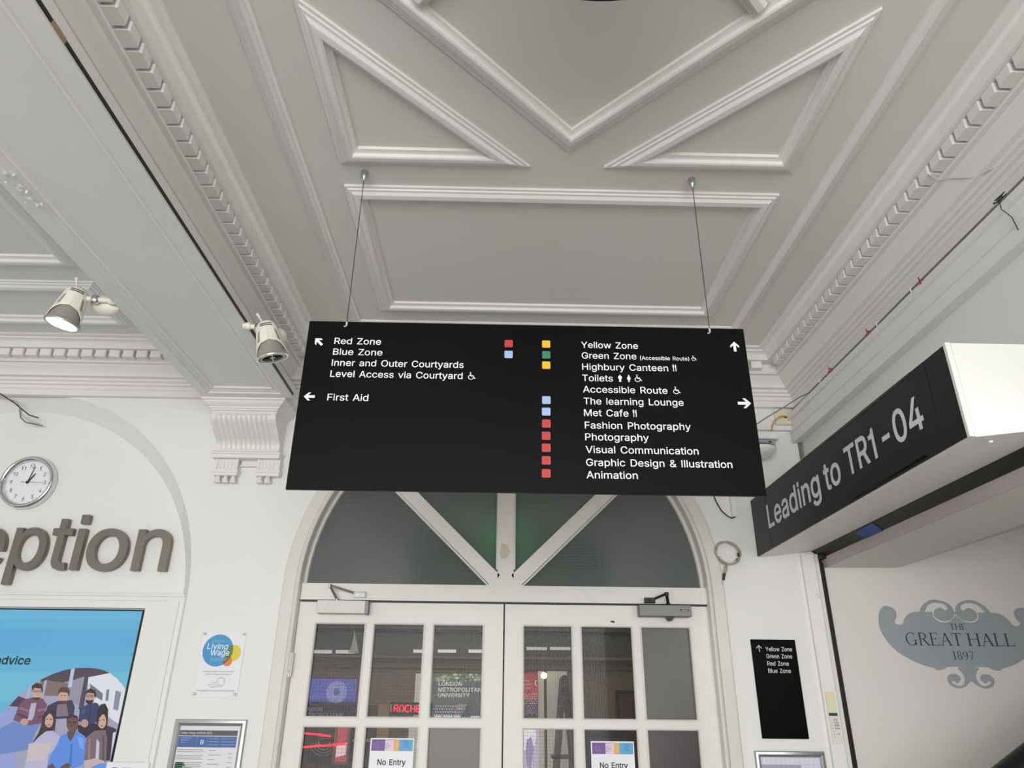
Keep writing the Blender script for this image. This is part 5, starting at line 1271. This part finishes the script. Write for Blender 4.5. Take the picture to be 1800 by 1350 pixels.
obj('trunking', MB().box(1.262, 1.292, 3.775, 3.80, 2.548, 2.93), 'trim_paint', br, bevel=.002)
obj('wire', MB().tube([(1.168, 3.79, 2.93), (1.172, 3.79, 2.68), (1.184, 3.788, 2.632), (1.208, 3.786, 2.580), (1.236, 3.785, 2.552), (1.258, 3.785, 2.540), (1.270, 3.785, 2.543), (1.282, 3.785, 2.552)], .003, 6), 'dark_cable', br, smooth=60)
# loose wires at the top of the recess
for P, lab, mt in (([(-2.95, 3.76, 3.25), (-2.845, 3.765, 3.196), (-2.737, 3.77, 3.135), (-2.69, 3.78, 3.10), (-2.655, 3.80, 3.075), (-2.62, 3.83, 3.07)], 'dark loose wire hanging down over the arch of the recess', 'dark_cable'),
                   ([(-2.95, 3.78, 3.19), (-2.83, 3.785, 3.172), (-2.74, 3.785, 3.15), (-2.70, 3.785, 3.10), (-2.69, 3.79, 3.07), (-2.65, 3.81, 3.045), (-2.61, 3.84, 3.04)], 'pale loose wire hanging down beside the dark one over the arch', 'pale_cable'),
                   ([(-2.71, 3.785, 3.11), (-2.70, 3.80, 3.06), (-2.67, 3.81, 3.035), (-2.63, 3.84, 3.035), (-2.60, 3.85, 3.03)], 'short grey wire end tangled under the loose wires at the arch', 'grey_cable')):
    obj('loose_wire', MB().tube(P, .0036, 6), mt, label=lab, cat='wire', group='loose wires over the recess', smooth=60)
# damage and flakes on the beam edge
dm = MB(); rnd = random.Random(11)
for i in range(26):
    y = 1.77+rnd.random()*.17; x = -1.585+rnd.random()*.06; s_ = .004+rnd.random()*.012
    a = rnd.random()*6.28
    dm.add([(x+s_*math.cos(a+q*1.57)*(1 if q % 2 else .5), y+s_*math.sin(a+q*1.57)*(1 if q % 2 else .5), 3.099-rnd.random()*.012) for q in range(4)], [(0, 1, 2, 3)])
obj('flaking_plaster', dm, 'wall_paint', label='flaking plaster on the left edge of the ceiling beam', cat='plaster', kind='stuff')
# pendant lamp above the viewer, only its rim reaches into the photo
pl = root('ceiling_lamp', 'dark round pendant lamp at the top edge of the photo', 'lamp', (.217, .843, H))
tp = Matrix.Translation((.217, .843, 3.15))
obj('shade', MB().lathe([(.02, .12), (.16, .10), (.27, .06), (.335, .01), (.34, 0), (.33, 0), (.26, .05), (.15, .085), (.02, .10)], 64, xf=tp), 'dark_steel', pl, smooth=50)
obj('rod', MB().tube([(.217, .843, H), (.217, .843, 3.26)], .012, 10), 'dark_steel', pl)
obj('ceiling_plate', MB().lathe([(0, 0), (.06, 0), (.05, -.03), (0, -.03)], 20, xf=Matrix.Translation((.217, .843, H))), 'dark_steel', pl, smooth=40)

# ================================================================== THE HALL BEHIND THE DOORS
HB = XZ(6.50)
def hall_root(n, lab, cat, u, v, group=None): return root(n, lab, cat, (u, 6.5, v), group)
b1 = hall_root('blue_screen', 'blue lit screen with a dotted ring seen through the left door', 'screen', -1.37, 1.624)
g = MB().prism(rectl(-1.575, 1.624, -1.172, 1.800), HB, 0, -.06, 0, (86, 88, 172))
g.flat(rectl(-1.575, 1.624, -1.172, 1.640), HB, .001, 0, (60, 66, 150))
for rg in range(5):
    n_ = 26
    for i in range(n_):
        a = 2*math.pi*(i+.5*(rg % 2))/n_; rr = .034+.0115*rg
        g.flat(disc(-1.322+rr*math.cos(a), 1.700+rr*math.sin(a), .0034+.0004*rg, 8), HB, .002, 0, (206, 206, 232))
obj('picture', g, 'glow_colour', b1)
b2 = hall_root('university_board', 'dark board with university lettering under the blue screen', 'board', -1.36, 1.3)
g = MB().prism(rectl(-1.62, 1.18, -1.16, 1.604), HB, 0, -.05, 0, (44, 42, 56))
obj('panel', g, 'print_colour', b2)
t_ = MB()
t_.text('LONDON', -1.640+.04, 1.5535, HB, .002, cap=.027, width=.177, col=(170, 168, 172), bold=.01); t_.text('METROPOLITAN', -1.6, 1.514, HB, .002, cap=.027, width=.345, col=(170, 168, 172), bold=.01)
for rg in range(4):
    for i in range(16): 
        a = math.radians(200+i*9.3+4*(rg % 2)); rr = .05+.022*rg
        t_.flat(disc(-1.38+rr*math.cos(a), 1.345+rr*math.sin(a), .005, 8), HB, .002, 0, (176, 170, 176))
for i in range(9):
    for j in range(3): t_.flat(disc(-1.44+.017*i, 1.355+.016*j, .004, 7), HB, .002, 0, (176, 150, 150))
obj('lettering', t_, 'print_colour', b2)
for P, lab in (([(-1.60, 6.44, 1.395), (-1.45, 6.43, 1.388), (-1.32, 6.43, 1.372)], 'upper pink neon tube in front of the dark university board'), ([(-1.60, 6.43, 1.285), (-1.45, 6.42, 1.300), (-1.25, 6.42, 1.312), (-1.19, 6.42, 1.318)], 'lower pink neon tube in front of the dark university board')):
    obj('neon_tube', MB().tube(P, .007, 8), 'led_red', label=lab, cat='neon tube', group='pink neon tubes', smooth=60)
pf = hall_root('picture_frame', 'pale wooden picture frame glowing pink behind the left door', 'picture', -1.22, 1.17)
obj('frame_rail', MB().prism([rectl(-1.292, 1.172, -1.168, 1.452), rectl(-1.268, 1.192, -1.188, 1.436)], XZ(6.44), 0, -.03), 'wood_pale', pf)
obj('picture', MB().rect(-1.268, 1.192, -1.188, 1.436, XZ(6.45), 0, 0, (196, 70, 92)).flat([(-1.268, 1.30), (-1.188, 1.33), (-1.188, 1.24), (-1.268, 1.22)], XZ(6.45), .001, 0, (244, 214, 214)), 'glow_colour', pf)
ld = hall_root('red_letter_display', 'red glowing letters reading ROCHE seen through the left door', 'sign', -.73, 1.55)
obj('case', MB().box(-.858, -.52, 6.43, 6.46, 1.535, 1.628), 'black', ld)
LW_ = MB(); LD = XZ(6.428)
def bar(P, w=.0065): 
    for a, b in zip(P, P[1:]): LW_.prism(stroke(*a, *b, w), LD, .004, 0)
hh = .046; v = 1.558; ww = .032
ROCHE = {'R': [[(0, 0), (0, 1), (.8, 1), (1, .8), (.85, .55), (.3, .5), (1, 0)]], 'O': [[(.25, 0), (0, .25), (0, .75), (.25, 1), (.75, 1), (1, .75), (1, .25), (.75, 0)]],
         'C': [[(1, 1), (.25, 1), (0, .75), (0, .25), (.25, 0), (1, 0)]], 'H': [[(0, 0), (0, 1)], [(1, 0), (1, 1)], [(.3, .5), (.7, .5)]], 'E': [[(1, 1), (.2, 1), (0, .8), (0, .2), (.2, 0), (1, 0)], [(.1, .5), (.8, .5)]]}
for i, ch_ in enumerate('ROCHE'):
    for P in ROCHE[ch_]: bar([(-.826+.0455*i+x*ww, v+z*hh) for x, z in P], .0065)
obj('lettering', LW_, 'led_red', ld)
LW_ = MB(); bar([(-.852, 1.555), (-.852, 1.61)], .006); obj('end_light', LW_, 'vinyl_grey', ld)
bn_ = hall_root('university_banner', 'banner with green leaves and white university lettering behind the left door', 'banner', -.31, 1.516)
g = MB().prism(rectl(-.523, 1.518, -.085, 1.853), HB, 0, -.03, 0, (62, 64, 66))
g.flat(rectl(-.515, 1.79, -.09, 1.85), HB, .0008, 0, (72, 84, 60))
rnd = random.Random(21)
for i in range(90):
    u = -.505+rnd.random()*.405; v = 1.795+rnd.random()*.050; s_ = .006+rnd.random()*.014
    c_ = rnd.choice([(92, 120, 66), (126, 148, 88), (60, 78, 52), (150, 164, 120), (180, 190, 176)])
    g.flat([(u-s_, v), (u, v-s_*.5), (u+s_, v), (u, v+s_*.6)], HB, .001+.00005*i, 0, c_)
g.flat([(-.515, 1.52), (-.515, 1.60), (-.40, 1.615), (-.25, 1.60), (-.09, 1.62), (-.09, 1.52)], HB, .0012, 0, (44, 48, 56))
for j in range(4):
    for i in range(13): g.flat(disc(-.50+.020*i+.010*(j % 2), 1.537+.021*j, .0062, 8), HB, .0016, 0, (170, 176, 182))
g.flat([(-.345, 1.60), (-.30, 1.62), (-.23, 1.615), (-.19, 1.592), (-.26, 1.580), (-.33, 1.585)], HB, .002, 0, (120, 122, 136)); g.flat([(-.36, 1.59), (-.325, 1.598), (-.32, 1.57), (-.35, 1.565)], HB, .0022, 0, (120, 50, 54))
for a, b in ((-.50, -.44), (-.43, -.35), (-.34, -.27), (-.20, -.13)): g.flat(rectl(a, 1.520, b, 1.531), HB, .0024, 0, (208, 222, 232))
g.flat([(-.29, 1.52), (-.23, 1.62), (-.16, 1.66), (-.155, 1.63), (-.23, 1.52)], HB, .0028, 0, (22, 22, 24))
clo = obj('cloth', g, 'glow_colour', bn_)  # cloth kept bright by a glow in its own colour
t_ = MB(); 
for s, v, wd in (('LONDON', 1.758, .195), ('METROPOLITAN', 1.713, .360), ('UNIVERSITY', 1.671, .262)): t_.text(s, -.478, v, HB, .0062, cap=.030, width=wd, bold=.014, col=(222, 222, 218))
obj('lettering', t_, 'glow_colour', clo)  # letters glow in their colour for contrast
obj('pole', MB().tube([(-.533, 6.49, 1.50), (-.533, 6.49, 1.86)], .006, 8), 'pale_cable', bn_)
obj('door_panel', MB().box(-.675, -.54, 6.51, 6.555, 0, 1.85), 'panel_daylight_glow', label='bright narrow white door left of the leafy banner', cat='door')  # door brightened by the daylight glow in its material
sh_ = hall_root('shelf_unit', 'pale wooden shelf unit with dark items behind the left notice', 'shelf', -.85, .9)
obj('side_board', MB().box(-.958, -.868, 6.46, 6.52, 0, 1.61), 'wood_pale', sh_)
obj('shelf_board', MB().box(-1.14, -.87, 6.40, 6.52, 1.335, 1.352), 'wood_pale', sh_)
obj('back_board', MB().box(-1.15, -.87, 6.52, 6.55, 0, 1.60), 'wood_dark', sh_)
for i, (x, w_, h_) in enumerate(((-1.08, .05, .10), (-1.02, .04, .085))):
    obj('bottle', MB().lathe([(0, 0), (w_/2, 0), (w_/2, h_*.6), (w_*.2, h_*.8), (w_*.2, h_), (0, h_)], 14, xf=Matrix.Translation((x, 6.44, 1.353))), 'wood_dark', label=('taller' if i == 0 else 'shorter')+' dark bottle on the shelf behind the left door', cat='bottle', group='bottles on the shelf', smooth=40)
obj('mirror_panel', MB().box(-.70, -.60, 6.465, 6.50, 0, 1.462), 'panel_daylight_glow', label='bright panel with daylight put in as a glow beside the shelf unit', cat='panel')
for i, (a, b, z0, z1, lab) in enumerate(((-1.562, -1.395, 2.000, 2.026, 'leftmost light strip on the hall wall behind the left door'), (-1.360, -1.200, 2.001, 2.027, 'second light strip from the left on the hall wall'), (-.705, -.575, 2.012, 2.038, 'light strip half hidden by the second glazing bar of the left door'), (-.496, -.341, 2.016, 2.041, 'light strip over the leafy banner'), (-.236, -.100, 2.018, 2.044, 'light strip at the right edge of the left door glass'), (.258, .433, 2.046, 2.069, 'left one of two light strips behind the right door'), (.459, .634, 2.048, 2.071, 'right one of two light strips behind the right door'))):
    obj('light_strip', MB().box(a, b, 6.478, 6.498, z0, z1), 'strip_glow', label=lab, cat='light strip', group='light strips standing in for reflections')  # glowing boxes built in place of lights reflected in the door glass
wd_ = hall_root('white_shard', 'tall pale curved sail shape high behind the left door', 'decoration', -1.23, 2.0)
obj('sail', MB().prism([(-1.255, 2.005), (-1.165, 2.005), (-1.175, 2.05), (-1.197, 2.12), (-1.215, 2.19), (-1.222, 2.10), (-1.235, 2.04)], XZ(6.46), 0, -.02), 'white_plastic', wd_)
# right door
pr_ = hall_root('red_poster', 'red poster with pale dots behind the right door', 'poster', .29, 1.5)
g = MB().prism(rectl(.215, 1.50, .352, 1.865), HB, 0, -.02, 0, (190, 52, 56))
g.flat(rectl(.215, 1.50, .352, 1.655), HB, .001, 0, (84, 40, 56))
rnd = random.Random(4)
for j in range(9):
    for i in range(8): g.flat(disc(.224+.0165*i+.008*(j % 2), 1.70-.0175*j, .0042+.002*rnd.random(), 8), HB, .0015, 0, (214, 190, 196) if j < 5 else (150, 138, 200))
g.flat(arc(.352, 1.785, .026, 90, 270, 12), HB, .0015, 0, (236, 226, 232)); g.flat(arc(.356, 1.785, .020, 90, 270, 12), HB, .002, 0, (190, 52, 56))
for i, wdt in enumerate((.05, .07, .06)): g.rect(.232, 1.80-.028*i, .232+wdt, 1.808-.028*i, HB, .0015, 0, (226, 170, 174))
obj('sheet', g, 'glow_colour', pr_)  # printed sheet glows by its own colour, nothing lights it from behind
wp = hall_root('glowing_doorway', 'pale door panels with a daylight glow in their colour behind the right door', 'door', .48, 0)
for a, b, c in ((.358, .405, 'panel_daylight_glow'), (.430, .600, 'panel_daylight_glow')): obj('door_panel', MB().box(a, b, 6.50, 6.55, 0, 1.88), c, wp)  # panels glow by themselves to imitate daylight
obj('gap', MB().box(.405, .430, 6.515, 6.55, 0, 1.88), 'wood_dark', wp)
dw = hall_root('bright_window', 'bright lavender window below the red poster behind the right door', 'window', .28, .7)
g = MB().prism(rectl(.205, .60, .356, 1.492), HB, 0, -.03, 0, (186, 182, 204))
g.flat([(.215, 1.492), (.30, 1.492), (.34, 1.40), (.32, 1.30), (.24, 1.28), (.215, 1.34)], HB, .001, 0, (236, 236, 246)); g.flat([(.262, 1.36), (.30, 1.38), (.318, 1.30), (.30, 1.18), (.27, 1.16), (.25, 1.26)], HB, .0014, 0, (150, 132, 176))
g.flat(rectl(.215, 1.455, .31, 1.485), HB, .0016, 0, (186, 90, 104)); g.flat([(.28, 1.17), (.33, 1.13), (.33, .9), (.25, .9)], HB, .0016, 0, (92, 88, 110))
obj('pane', g, 'glow_colour', dw)
lb_ = root('wall_lamp', 'small glowing globe lamp behind the right door', 'lamp', (.40, 6.40, 1.841))
obj('globe', MB().lathe([(.026*math.sin(math.pi*i/12), -.026*math.cos(math.pi*i/12)) for i in range(13)], 20, xf=Matrix.Translation((.40, 6.40, 1.841))), 'bulb_glow', lb_, smooth=80)
obj('bracket', MB().tube([(.40, 6.42, 1.841), (.40, 6.51, 1.845)], .006, 8), 'dark_steel', lb_)
ez = root('step_ladder', 'dark wooden A-shaped ladder behind the right door', 'ladder', (.56, 6.2, 0))
for s_, a, b in ((0, (.545, 1.80), (.40, .30)), (1, (.565, 1.80), (.69, .30))):
    obj('leg', MB().prism(stroke(*a, *b, .04), XZ(6.2), 0, -.05), 'wood_dark', ez)
    obj('leg', MB().prism(stroke(*a, *b, .04), XZ(6.35), 0, -.05), 'wood_dark', ez)
obj('head', MB().prism(disc(.555, 1.79, .032, 18, .05), XZ(6.19), 0, -.22), 'wood_dark', ez)
for zz, hw in ((1.70, .03), (1.25, .105), (.85, .15)): obj('tread', MB().box(.552-hw, .552+hw, 6.2, 6.38, zz-.012, zz+.012), 'wood_dark', ez)
nb = hall_root('notice_board', 'dark framed board with a plum coloured surface behind the right door', 'board', 1.10, 1.3)
obj('frame_rail', MB().prism([rectl(1.008, 1.10, 1.40, 1.735), rectl(1.035, 1.13, 1.375, 1.705)], HB, 0, -.04), 'black', nb)
obj('surface', MB().rect(1.035, 1.13, 1.375, 1.705, HB, -.02, 0, (92, 46, 60)), 'print_colour', nb)
cr = root('hall_cabinet', 'dark cabinet low in the hall behind the right door', 'cabinet', (.85, 6.3, 0))
obj('body', MB().box(.73, 1.0, 6.1, 6.46, 0, 1.45), 'black', cr)
obj('top', MB().box(.72, 1.004, 6.09, 6.46, 1.45, 1.47), 'wood_dark', cr)
ex = root('exit_sign', 'green exit light glowing through the frosted fanlight near its middle post', 'sign', (.04, 3.99, 2.40))
obj('lit_panel', MB().box(-.05, .13, 3.975, 4.0, 2.40, 2.47), 'exit_green', ex)
obj('bracket', MB().tube([(.04, 3.99, 2.47), (.04, 3.99, 2.95)], .006, 8), 'dark_steel', ex)

print('objects', len(bpy.data.objects), 'faces', sum(len(o.data.polygons) for o in bpy.data.objects if o.type == 'MESH'))
